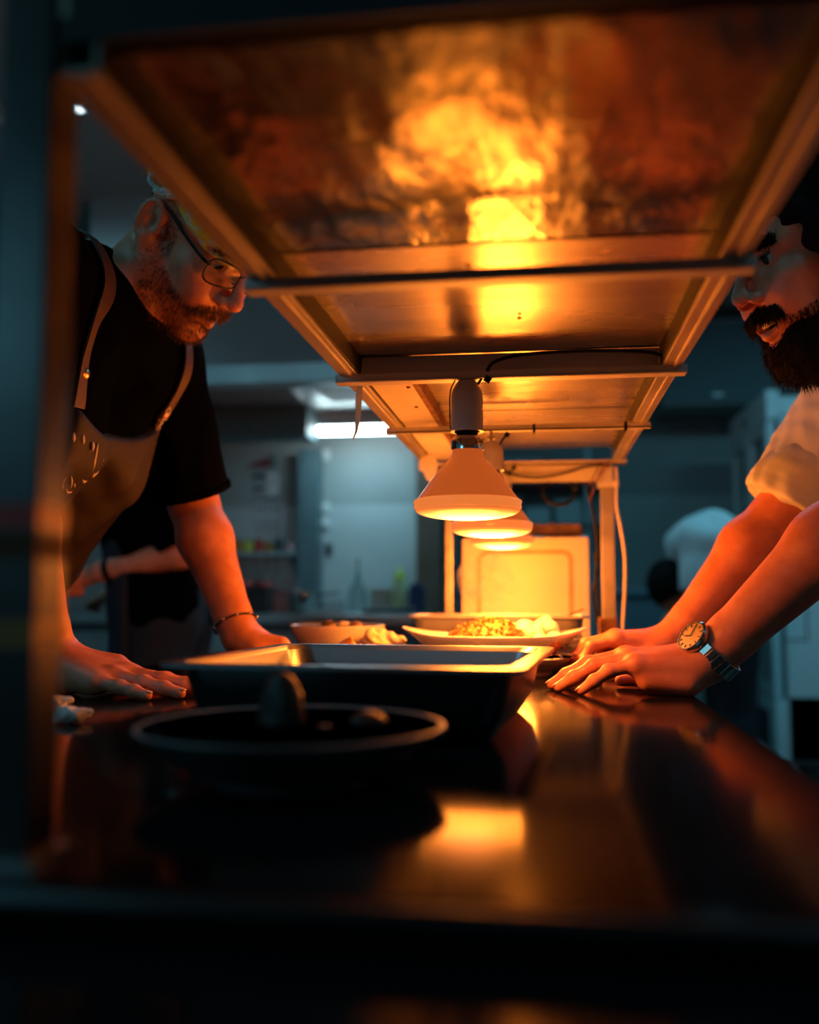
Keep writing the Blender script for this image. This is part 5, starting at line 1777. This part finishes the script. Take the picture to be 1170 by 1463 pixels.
# t-shirt
st = SDF()
for y in (-0.082, 0.082):
    o_ = np.array([0, y, 0])
    st.chain([upp + o_, che + o_, wai + o_, pel + o_], [0.084, 0.112, 0.105, 0.118], 0.03)
st.cone(nb + [-0.02, 0, -0.02], shN, 0.068, 0.066, 0.04).cone(nb + [-0.02, 0, -0.02], shF, 0.068, 0.066, 0.04)
st.cone(nb + [-0.03, -0.03, 0.0], [-0.69, 1.13, 1.435], 0.068, 0.068, 0.04)
ndir = unit(HL.w(-0.024, 0, -0.03) - nb)
st.capped(nb - ndir * 0.05, nb + ndir * 0.030, 0.085, 0.074, 0.02)
hemF = shF + (elF - shF) * 0.93
hemN = shN + (elN - shN) * 0.80
st.capped(shF, hemF, 0.066, 0.066, 0.03)
st.capped(shN, hemN, 0.066, 0.066, 0.03)
st.fn(folds(0.0035, 1.0, 3))
V3, F3_ = st.mesh(0.0045)
ts = obj('t_shirt', (V3, F3_), M['black_cotton'], pm, smooth='all')
for hp, ad in ((hemF, elF - shF), (hemN, elN - shN)):
    Rm = align(ad)
    obj('sleeve_hem', MB().lathe([(0.058, -0.008), (0.067, -0.008), (0.0675, 0.0005), (0.058, 0.0015)], hp, 32, rot=Rm), M['black_cotton'], ts, smooth=True)

# brown apron
nf, axs = unit((0.84, 0, -0.54)), unit((0.54, 0, 0.84))
ap = SDF()
for y in (-0.082, 0.082):
    o_ = np.array([0, y, 0])
    ap.chain([upp + o_, che + o_, wai + o_, pel + o_], [0.093, 0.121, 0.116, 0.129], 0.03)
    ap.cone(pel + o_, pel + o_ + [-0.01, 0, -0.48], 0.126, 0.12, 0.05)


def apron_mask(P, d):
    q = P - che
    sa, fr_, dy = q @ axs, q @ nf, P[:, 1] - 1.265
    wd_ = np.where(sa > -0.10, 0.128, np.minimum(0.128 + (-0.10 - sa) * 0.9, 0.21))
    d = np.maximum(d, sa - (0.048 + 0.10 * dy + 2.0 * dy * dy))
    d = np.maximum(d, np.abs(dy) - wd_)
    return np.maximum(d, 0.03 - np.where(P[:, 2] < 1.0, (P[:, 0] + 0.93) * 1.0 + 0.02, fr_))


ap.fn(folds(0.0035, 1.0, 3)).fn(apron_mask)
V4, F4 = ap.mesh(0.0042)
apo = obj('apron', (V4, F4), M['apron'], pm, smooth='all')
aps = SDF()
aps.p = [q for q in ap.p if q[2] == '+']
obj('strap', ribbon(st, [(-0.620, 1.142, 1.262), (-0.615, 1.143, 1.300), (-0.595, 1.150, 1.365), (-0.575, 1.158, 1.430), (-0.600, 1.160, 1.490), (-0.660, 1.175, 1.470)], 0.022, off=0.005), M['strap'], apo, smooth=True)
obj('strap', ribbon(st, [(-0.600, 1.380, 1.262), (-0.590, 1.378, 1.290), (-0.570, 1.378, 1.345), (-0.560, 1.375, 1.410), (-0.590, 1.365, 1.465), (-0.650, 1.350, 1.455)], 0.020, off=0.005), M['strap'], apo, smooth=True)
for (yy, zz) in ((1.150, 1.315), (1.376, 1.306)):
    P_, G_ = to_surface(st, [(-0.60, yy, zz)], 0.007)
    obj('button', MB().lathe([(0.0001, 0.0035), (0.005, 0.003), (0.0075, 0.0012), (0.008, -0.001), (0.0001, -0.001)], P_[0], 18, rot=align(G_[0])), M['brass'], apo, smooth=True)
# strap loop rings of the far strap
for k in range(4):
    P_, G_ = to_surface(st, [(-0.588 + 0.004 * k, 1.372 - 0.003 * (k % 2), 1.278 + 0.012 * k)], 0.008)
    rg = []
    Rm = align(G_[0])
    for j in range(14):
        a = 2 * pi * j / 14
        rg.append(P_[0] + Rm @ np.array([0.006 * cos(a), 0.0085 * sin(a), 0.001 * sin(2 * a)]))
    obj('lace_ring', MB().tube(rg, 0.0011, 5, closed=True), M['print'], apo, smooth='all')
# pale brush-stroke print on the bib
mb = MB()
strokes = [[(1.185, 1.232), (1.190, 1.215), (1.196, 1.200), (1.197, 1.188)], [(1.176, 1.232), (1.180, 1.222)], [(1.205, 1.228), (1.216, 1.216), (1.224, 1.208)], [(1.202, 1.206), (1.210, 1.196), (1.219, 1.190)],
           [(1.236, 1.212), (1.232, 1.200), (1.224, 1.190)], [(1.250, 1.213), (1.256, 1.207)], [(1.160, 1.236), (1.163, 1.226)], [(1.148, 1.235), (1.150, 1.225)], [(1.19, 1.186), (1.197, 1.182), (1.204, 1.184)],
           [(1.165, 1.186), (1.172, 1.178), (1.180, 1.166)], [(1.158, 1.180), (1.160, 1.168), (1.166, 1.160)], [(1.18, 1.176), (1.187, 1.168)], [(1.172, 1.162), (1.18, 1.156), (1.19, 1.158)]]
for k, stt in enumerate(strokes):
    P_ = np.array(smooth_path([(-0.62, y, z) for y, z in stt], 5))
    P_, G_ = to_surface(aps, P_, 0.0012, 8)
    n_ = len(P_)
    mb.tube(P_, 0.0024 * np.sin(np.linspace(0.35, pi - 0.35, n_)) * (1.0 if k < 9 else 0.6), 6)
obj('printed_strokes', mb, M['print'], apo, smooth='all')

# beaded bracelet on the far wrist
ax_ = unit(wrF - elF)
Rm = align(ax_)
cb = wrF - ax_ * 0.022
br = obj('bracelet', MB().tube([cb + Rm @ np.array([0.0335 * cos(a), 0.0325 * sin(a), 0.002 * sin(a)]) for a in np.linspace(0, 2 * pi, 40, endpoint=False)], 0.0016, 6, closed=True), M['black_rubber'], pm, smooth='all')
for a in np.linspace(0, 2 * pi, 9, endpoint=False):
    obj('bead', MB().lathe([(0.0001, 0.0026), (0.0019, 0.0019), (0.0026, 0), (0.0019, -0.0019), (0.0001, -0.0026)], cb + Rm @ np.array([0.0345 * cos(a), 0.0335 * sin(a), 0.002 * sin(a)]), 8), M['chrome'], br, smooth='all')


def trousers(root, pel, kneex, footx, sgn, m=M['denim'], yw=0.095):
    s = SDF()
    s.cone(pel + [0, -0.07, 0.0], pel + [0, 0.07, 0.0], 0.112, 0.112, 0.03)
    for y in (-yw, yw):
        hp = pel + np.array([0, y, -0.02])
        kn = np.array([kneex, pel[1] + y, 0.50])
        an = np.array([footx, pel[1] + y, 0.055])
        s.cone(hp, kn, 0.10, 0.072, 0.04)
        s.capped(kn, an, 0.072, 0.058, 0.03)
    s.fn(folds(0.004, 0.6, 5))
    V, F = s.mesh(0.008)
    obj('trousers', (V, F), m, root, smooth='all')
    for y in (-yw, yw):
        s = SDF()
        s.cone((footx, pel[1] + y, 0.05), (footx + sgn * 0.14, pel[1] + y, 0.038), 0.046, 0.036, 0.02)
        s.cone((footx, pel[1] + y, 0.05), (footx - sgn * 0.03, pel[1] + y, 0.05), 0.044, 0.040, 0.02)
        s.cut((0, 0, -1), -0.002)
        V, F = s.mesh(0.006)
        obj('shoe', (V, F), M['shoe'], root, smooth='all')


trousers(pm, pel, -0.95, -1.00, 1)

# ------------------------------------------------------------------ the man on the right
pr_ = thing('person', 'bearded dark haired man in white shirt with rolled sleeves and watch, leaning in from right', 'person', (0.85, 1.30, 0))
HR = Head(head_frame(-1, 24, 20, 4), (0.359, 1.316, 1.459), mouth_open=True)
shN, shF = np.array([0.505, 1.130, 1.385]), np.array([0.500, 1.475, 1.365])
elN, wrN = np.array([0.385, 1.150, 1.135]), np.array([0.196, 1.205, 0.943])
elF, wrF = np.array([0.352, 1.470, 1.140]), np.array([0.193, 1.470, 0.953])
nb = np.array([0.488, 1.303, 1.420])
pel, wai, che, upp = np.array([0.86, 1.30, 0.96]), np.array([0.755, 1.30, 1.09]), np.array([0.64, 1.30, 1.235]), np.array([0.565, 1.30, 1.345])
b = SDF()
HR.build(b)
b.cone(HR.w(-0.020, 0, -0.035), nb + [0, 0, -0.02], 0.055, 0.060, 0.02)
b.cone(HR.w(-0.03, 0, 0.0), nb + [0.01, 0, 0.0], 0.050, 0.058, 0.02)
b.cone(nb, shN, 0.05, 0.05, 0.03).cone(nb, shF, 0.05, 0.05, 0.03)
for y in (-0.075, 0.075):
    o_ = np.array([0, y, 0])
    b.chain([upp + o_, che + o_, wai + o_, pel + o_], [0.070, 0.095, 0.085, 0.095], 0.03)
arm(b, shN, elN, wrN, np.array([-0.5, 0, -0.3]))
arm(b, shF, elF, wrF, np.array([-0.5, 0, 0.3]))
tN = hand(b, wrN, (-1, 0.14, 0), (0.14, 1, 0), 0.90, 0.945, arch=(0.42, 1, 1.05), spread=(0.10, 0.02, -0.07, -0.20), sc=1.0,
          thumb=((0.050, 0.052, 0.022), (0.080, 0.066, 0.013), (0.106, 0.070, 0.0095)))
tF = hand(b, wrF, (-1, 0.02, 0), (-0.02, -1, 0), 0.90, 0.958, arch=(0.30, 1.15, 1.3), spread=(0.08, 0.02, -0.05, -0.14), sc=0.90)
lid_slits(HR, b, -0.001)
V, F = b.mesh(HB)
Q = HR.loc(V)
lipm = (np.abs(Q[:, 1]) < 0.024) & (Q[:, 0] > 0.088) & (np.abs(Q[:, 2] + 0.0595) < 0.0155 - np.abs(Q[:, 1]) * 0.4)
body = obj('body', (V, F), M['skin_b'], pr_, smooth='all')
body.data.materials.append(M['lip'])
body.data.polygons.foreach_set('material_index', lipm[F].all(1).astype(np.int32))
N = vnormals(V, F)
HR.eyes(pr_, (1, -0.1, -0.15))
nail_meshes(pr_, tN[:4] + tF)
ln = np.linalg.norm(Q, axis=1)
mb = MB()
for k in range(8):
    a = (k - 3.5) * 0.21
    mb.box(HR.w(0.060 + 0.0355 * cos(a), 0.0275 * sin(a) * 1.0, -0.0548), (0.004, 0.0058, 0.0085), rot=HR.M @ rotz(a))
obj('teeth', mb, M['teeth'], pr_, bevel=0.0008)
# beard: a bushy mass with strands on it
bs = SDF()
HR.e(bs, (0.030, 0, -0.085), (0.060, 0.062, 0.052), 0.02)
HR.e(bs, (0.066, 0, -0.104), (0.034, 0.034, 0.032), 0.025)
HR.e(bs, (0.045, 0, -0.112), (0.042, 0.040, 0.032), 0.03)
for y in (-1, 1):
    HR.c(bs, (0.002, y * 0.062, 0.005), (0.020, y * 0.058, -0.07), 0.016, 0.026, 0.02)
HR.e(bs, (0.115, 0, -0.072), (0.030, 0.022, 0.014), 0.012, '-')
bs.fn(lambda P, d: d + 0.0022 * np.sin(P[:, 0] * 210 + 2 * np.sin(P[:, 2] * 90)) * np.sin(P[:, 2] * 60 + P[:, 1] * 170))
Vb, Fb = bs.mesh(0.0032)
bd_ = obj('beard', (Vb, Fb), M['hair'], pr_, smooth='all')
Nb = vnormals(Vb, Fb)
hairs('beard_strands', bd_, M['hair'], Vb, Nb, np.ones(len(Vb), bool), 6500, 0.010, 0.0004, HR.M @ np.array([0.25, 0, -0.85]), 11, 0.4)
jaw = (Q[:, 2] < -0.038 - 0.30 * np.clip(Q[:, 0] - 0.02, 0, 0.06)) & (Q[:, 0] > 0.0) & (ln < 0.17) & ~lipm & ~((np.abs(Q[:, 1]) < 0.027) & (Q[:, 2] > -0.083))
hairs('cheek_beard', pr_, M['hair'], V, N, jaw, 3600, 0.010, 0.00038, HR.M @ np.array([0.2, 0, -0.8]), 12)
mous = (Q[:, 0] > 0.070) & (np.abs(Q[:, 1]) < 0.034) & (Q[:, 2] < -0.030 - 0.22 * np.abs(Q[:, 1])) & (Q[:, 2] > -0.047 - 0.25 * np.abs(Q[:, 1]))
hairs('moustache', pr_, M['hair'], V, N, mous, 1500, 0.0105, 0.00036, HR.M @ np.array([0.05, 0, -0.95]), 13, 0.2)
brow = (Q[:, 0] > 0.060) & (np.abs(Q[:, 1]) > 0.010) & (np.abs(Q[:, 1]) < 0.054) & (np.abs(Q[:, 2] - 0.0415 + 0.12 * np.maximum(0, np.abs(Q[:, 1]) - 0.035)) < 0.0055)
hairs('eyebrow', pr_, M['hair'], V, N, brow, 1300, 0.009, 0.0004, HR.M @ np.array([0.0, 0, 0.2]), 14)
lash = (Q[:, 0] > 0.078) & (np.abs(np.abs(Q[:, 1]) - 0.032) < 0.012) & (np.abs(Q[:, 2] - 0.0268) < 0.0014)
if lash.sum() > 4:
    hairs('eyelash', pr_, M['hair'], V, N, lash, 120, 0.007, 0.0003, HR.M @ np.array([0.8, 0, 0.0]), 15, 0.15)
# thick dark hair
hs = SDF()
HR.e(hs, (-0.018, 0, 0.062), (0.108, 0.090, 0.098), 0.01)
HR.e(hs, (0.030, 0, 0.100), (0.070, 0.074, 0.050), 0.03)
HR.e(hs, (0.020, 0.080, 0.022), (0.030, 0.016, 0.052), 0.02)
HR.e(hs, (0.020, -0.080, 0.022), (0.030, 0.016, 0.052), 0.02)
HR.e(hs, (0.120, 0, 0.010), (0.080, 0.075, 0.058), 0.02, '-')
HR.e(hs, (0.060, 0, -0.080), (0.090, 0.11, 0.085), 0.02, '-')
hs.fn(lambda P, d: d + 0.0035 * np.sin(P[:, 0] * 130 + 2 * np.sin(P[:, 2] * 70)) * np.sin(P[:, 1] * 120 + P[:, 2] * 60))
Vh, Fh = hs.mesh(0.004)
ho = obj('hair', (Vh, Fh), M['hair'], pr_, smooth='all')
Nh = vnormals(Vh, Fh)
hairs('hair_strands', ho, M['hair'], Vh, Nh, HR.loc(Vh)[:, 0] < 0.035, 6000, 0.022, 0.0006, HR.M @ np.array([-0.5, 0, -0.1]), 16, 0.5)

# white shirt, sleeves rolled to the elbows
st = SDF()
for y in (-0.085, 0.085):
    o_ = np.array([0, y, 0])
    st.chain([upp + o_, che + o_, wai + o_, pel + o_], [0.086, 0.115, 0.112, 0.128], 0.03)
    st.capped(pel + o_, pel + o_ + [0.015, 0, -0.13], 0.128, 0.128, 0.03)
st.cone(nb + [0.02, 0, -0.02], shN, 0.068, 0.068, 0.04).cone(nb + [0.02, 0, -0.02], shF, 0.068, 0.068, 0.04)
ndir = unit(HR.w(-0.024, 0, -0.03) - nb)
st.capped(nb - ndir * 0.05, nb + ndir * 0.022, 0.085, 0.072, 0.02)
uF, uN = unit(elF - shF), unit(elN - shN)
hemF, hemN = elF - uF * 0.012, elN - uN * 0.02
st.capped(shF, hemF - uF * 0.03, 0.072, 0.064, 0.03)
st.capped(shN, hemN - uN * 0.03, 0.072, 0.064, 0.03)
st.fn(folds(0.0045, 1.25, 21)).fn(folds(0.0016, 2.6, 22))
V3, F3_ = st.mesh(0.0042)
sh_ = obj('shirt', (V3, F3_), M['white_cotton'], pr_, smooth='all')
for hp, ud, sd in ((hemF, uF, 4), (hemN, uN, 5)):
    cs = SDF()
    cs.capped(hp - ud * 0.055, hp - ud * 0.022, 0.064, 0.070, 0.004)
    cs.capped(hp - ud * 0.030, hp + ud * 0.004, 0.068, 0.066, 0.004)
    cs.fn(folds(0.0020, 3.2, sd))
    Vc, Fc = cs.mesh(0.003)
    obj('rolled_cuff', (Vc, Fc), M['white_cotton'], sh_, smooth='all')
obj('collar', MB().lathe([(0.068, -0.008), (0.076, -0.008), (0.072, 0.016), (0.066, 0.018)], nb + ndir * 0.016, 32, rot=align(ndir)), M['white_cotton'], sh_, smooth='all')

# wrist watch
ud = unit(wrN - elN)
cw = wrN - ud * 0.010
topn = unit(np.array([-0.25, -0.56, 1.0]) - ud * (np.array([-0.25, -0.56, 1.0]) @ ud))
sdv = np.cross(ud, topn)
Rw = np.stack([ud, sdv, topn], 1)
wt = bpy.data.objects.new('wristwatch', None)
COL.objects.link(wt)
wt.parent = pr_
wt.location = tuple(cw - np.array(pr_.location))
wt['label'] = 'steel watch with a gold dial'
cc = cw + topn * 0.0345
obj('case', MB().lathe([(0.0001, -0.004), (0.0195, -0.004), (0.0215, -0.001), (0.0215, 0.004), (0.0195, 0.0062), (0.0182, 0.0062), (0.0180, 0.005), (0.0001, 0.005)], cc, 36, rot=Rw), M['watch_steel'], wt, smooth=True)
obj('dial', MB().lathe([(0.0179, 0.0052), (0.0001, 0.0053)], cc, 32, rot=Rw), M['gold_dial'], wt)
mb = MB()
for k in range(12):
    a = 2 * pi * k / 12
    mb.box(cc + Rw @ np.array([0.0148 * cos(a), 0.0148 * sin(a), 0.0056]), (0.0036, 0.001, 0.0006), rot=Rw @ rotz(a))
obj('hour_marks', mb, M['dark_inside'], wt)
for a, L in ((0.9, 0.010), (2.6, 0.014)):
    obj('hand', MB().box(cc + Rw @ np.array([L / 2 * cos(a), L / 2 * sin(a), 0.006]), (L, 0.0011, 0.0005), rot=Rw @ rotz(a)), M['dark_inside'], wt)
obj('crown', MB().lathe([(0.0001, 0), (0.0032, 0), (0.0032, 0.004), (0.0001, 0.0042)], cc + Rw @ np.array([0.0215, 0, 0.001]), 12, rot=Rw @ roty(pi / 2)), M['watch_steel'], wt, smooth=True)
for k in range(20):
    a = R(40) + R(280) * k / 19
    c_ = cw + Rw @ np.array([0, 0.0335 * sin(a), 0.0345 * cos(a)])
    obj('link', MB().box(c_, (0.0185, 0.0078, 0.0034), rot=Rw @ rotx(-a)), M['watch_steel'], wt, bevel=0.0008)
trousers(pr_, pel, 0.90, 0.96, -1)

# ------------------------------------------------------------------ two cooks at the back
ck = thing('person', 'blurred cook in black at the far left, forearm across his body holding a glass', 'person', (-1.12, 2.62, 0))
HC = Head(head_frame(-1, 15, 35, 0), (-1.215, 2.60, 1.475))
b = SDF()
HC.build(b, fine=False)
nbc = np.array([-1.10, 2.62, 1.385])
b.cone(HC.w(-0.02, 0, -0.035), nbc, 0.052, 0.058, 0.02)
shc, elc, wrc = np.array([-1.05, 2.44, 1.335]), np.array([-0.955, 2.44, 1.128]), np.array([-1.175, 2.44, 1.080])
sh2, el2, wr2 = np.array([-1.06, 2.80, 1.335]), np.array([-1.06, 2.86, 1.09]), np.array([-1.23, 2.78, 1.02])
for (a_, e_, w_) in ((shc, elc, wrc), (sh2, el2, wr2)):
    b.cone(a_, e_, 0.046, 0.041, 0.02).cone(e_, w_, 0.042, 0.027, 0.02).cone(a_, nbc, 0.05, 0.05, 0.03)
# curled hand round the glass
gc = np.array([-1.275, 2.425, 1.045])
b.cone(wrc, wrc + [-0.065, 0.01, -0.022], 0.025, 0.026, 0.02)
for k in range(4):
    z = 1.078 - 0.019 * k
    b.chain([np.array([-1.235, 2.44, z]), np.array([-1.250, 2.392, z]), np.array([-1.285, 2.385, z - 0.002]), np.array([-1.310, 2.400, z - 0.003])], [0.011, 0.010, 0.009, 0.008], 0.005)
b.chain([np.array([-1.20, 2.46, 1.075]), np.array([-1.245, 2.470, 1.085]), np.array([-1.290, 2.462, 1.08])], [0.013, 0.011, 0.009], 0.008)
b.cone(wr2, wr2 + [-0.08, -0.03, -0.01], 0.026, 0.024, 0.02)
for k in range(5):
    p_ = wr2 + [-0.085, -0.05 + 0.018 * k, -0.012]
    b.chain([p_, p_ + [-0.03, -0.004, -0.012], p_ + [-0.045, -0.004, -0.03 - 0.003 * k]], [0.0095, 0.009, 0.0075], 0.006)
V, F = b.mesh(0.0045)
obj('body', (V, F), M['skin'], ck, smooth='all')
st = SDF()
for y in (-0.085, 0.085):
    o_ = np.array([0, y, 0])
    st.chain([np.array([-1.08, 2.62, 1.30]) + o_, np.array([-1.09, 2.62, 1.18]) + o_, np.array([-1.06, 2.62, 0.98]) + o_], [0.088, 0.118, 0.118], 0.03)
st.cone(nbc + [0, 0, -0.03], shc, 0.07, 0.068, 0.04).cone(nbc + [0, 0, -0.03], sh2, 0.07, 0.068, 0.04)
st.capped(shc, shc + (elc - shc) * 0.95, 0.068, 0.062, 0.03).capped(sh2, sh2 + (el2 - sh2) * 0.8, 0.068, 0.062, 0.03)
st.fn(folds(0.004, 1, 31))
V, F = st.mesh(0.007)
obj('t_shirt', (V, F), M['black_cotton'], ck, smooth='all')
obj('collar', MB().tube([nbc + align(HC.w(-0.02, 0, -0.035) - nbc) @ np.array([0.064 * cos(a), 0.064 * sin(a), 0.012 + 0.008 * sin(3 * a)]) for a in np.linspace(0, 2 * pi, 36, endpoint=False)], 0.012, 8, closed=True, flat=0.7),
    M['white_cotton'], ck, smooth='all')['label'] = 'white neckerchief'
hs = SDF()
HC.e(hs, (-0.016, 0, 0.058), (0.100, 0.082, 0.090), 0.01)
HC.e(hs, (0.11, 0, 0.0), (0.09, 0.09, 0.085), 0.02, '-')
HC.e(hs, (0.03, 0, -0.09), (0.10, 0.12, 0.085), 0.02, '-')
V, F = hs.mesh(0.006)
obj('hair', (V, F), M['hair'], ck, smooth='all')
aw = unit(wrc - elc)
obj('wristband', MB().lathe([(0.027, -0.009), (0.031, -0.009), (0.031, 0.009), (0.027, 0.009)], wrc - aw * 0.02, 24, rot=align(aw)), M['black_rubber'], ck, smooth=True)
ap = SDF()
for y in (-0.085, 0.085):
    o_ = np.array([0, y, 0])
    ap.chain([np.array([-1.09, 2.62, 1.14]) + o_, np.array([-1.06, 2.62, 0.98]) + o_, np.array([-1.06, 2.62, 0.45]) + o_], [0.121, 0.124, 0.13], 0.03)
ap.cut((1, 0, 0), -1.09)
V, F = ap.mesh(0.009)
obj('apron', (V, F), M['navy'], ck, smooth='all')
trousers(ck, np.array([-1.06, 2.62, 0.96]), -1.06, -1.05, -1, m=M['navy'])
t = thing('drinking_glass', 'small drinking glass held by the cook in black', 'glass', (-1.2815, 2.427, 1.02))
obj('cup', MB().lathe([(0.0001, 0), (0.026, 0), (0.031, 0.085), (0.0295, 0.085), (0.025, 0.005), (0.0001, 0.005)], (-1.2815, 2.427, 1.022), 28), M['glass'], t, smooth=True)
obj('drink', MB().lathe([(0.0001, 0.0055), (0.0248, 0.0055), (0.028, 0.050), (0.0001, 0.050)], (-1.2815, 2.427, 1.022), 28), M['bottle_glass'], t, smooth=True)

cb_ = thing('person', 'blurred cook in a white shirt bending down beside the fridge', 'person', (0.74, 3.95, 0))
HW = Head(head_frame(-1, 20, 95, 0), (0.555, 3.95, 1.045))
b = SDF()
HW.build(b, fine=False)
nbw = np.array([0.605, 3.95, 1.190])
b.cone(HW.w(-0.02, 0, -0.035), nbw, 0.052, 0.058, 0.02)
for y in (-1, 1):
    a_ = np.array([0.60, 3.95 + y * 0.17, 1.215])
    e_ = np.array([0.575, 3.95 + y * 0.20, 0.98])
    w_ = np.array([0.47, 3.95 + y * 0.12, 0.80])
    b.cone(nbw, a_, 0.05, 0.05, 0.03).cone(a_, e_, 0.046, 0.041, 0.02).cone(e_, w_, 0.042, 0.027, 0.02)
    b.cone(w_, w_ + [-0.03, 0, -0.06], 0.026, 0.026, 0.02)
    for k in range(5):
        p_ = w_ + [-0.035, 0.03 - 0.017 * k, -0.075]
        b.chain([p_, p_ + [-0.02, 0, -0.035], p_ + [-0.008, 0, -0.06 + 0.004 * k]], [0.0095, 0.009, 0.0075], 0.006)
V, F = b.mesh(0.0055)
obj('body', (V, F), M['skin'], cb_, smooth='all')
st = SDF()
for y in (-0.085, 0.085):
    o_ = np.array([0, y, 0])
    st.chain([np.array([0.595, 3.95, 1.215]) + o_, np.array([0.655, 3.95, 1.215]) + o_, np.array([0.735, 3.95, 1.03]) + o_], [0.092, 0.128, 0.120], 0.03)
for y in (-1, 1):
    a_ = np.array([0.60, 3.95 + y * 0.17, 1.215])
    st.cone(nbw + [0.02, 0, -0.01], a_, 0.07, 0.07, 0.04)
    st.capped(a_, np.array([0.578, 3.95 + y * 0.197, 1.02]), 0.072, 0.066, 0.03)
st.fn(folds(0.005, 1, 33))
V, F = st.mesh(0.007)
wsh = obj('shirt', (V, F), M['white_cotton'], cb_, smooth='all')
obj('apron_strap', ribbon(st, [(0.50, 3.84, 1.10), (0.60, 3.82, 1.13), (0.70, 3.82, 1.12), (0.80, 3.83, 1.09)], 0.035, off=0.002), M['navy'], wsh, smooth=True)
obj('apron_strap', ribbon(st, [(0.62, 3.83, 1.13), (0.65, 3.83, 1.10), (0.66, 3.83, 1.03), (0.67, 3.83, 0.98)], 0.03, off=0.002), M['navy'], wsh, smooth=True)
hs = SDF()
HW.e(hs, (-0.016, 0, 0.056), (0.102, 0.084, 0.092), 0.01)
HW.e(hs, (0.11, 0, 0.0), (0.09, 0.09, 0.085), 0.02, '-')
HW.e(hs, (0.03, 0, -0.09), (0.10, 0.12, 0.085), 0.02, '-')
V, F = hs.mesh(0.006)
obj('hair', (V, F), M['hair'], cb_, smooth='all')
trousers(cb_, np.array([0.745, 3.95, 0.97]), 0.72, 0.76, -1, m=M['navy'])
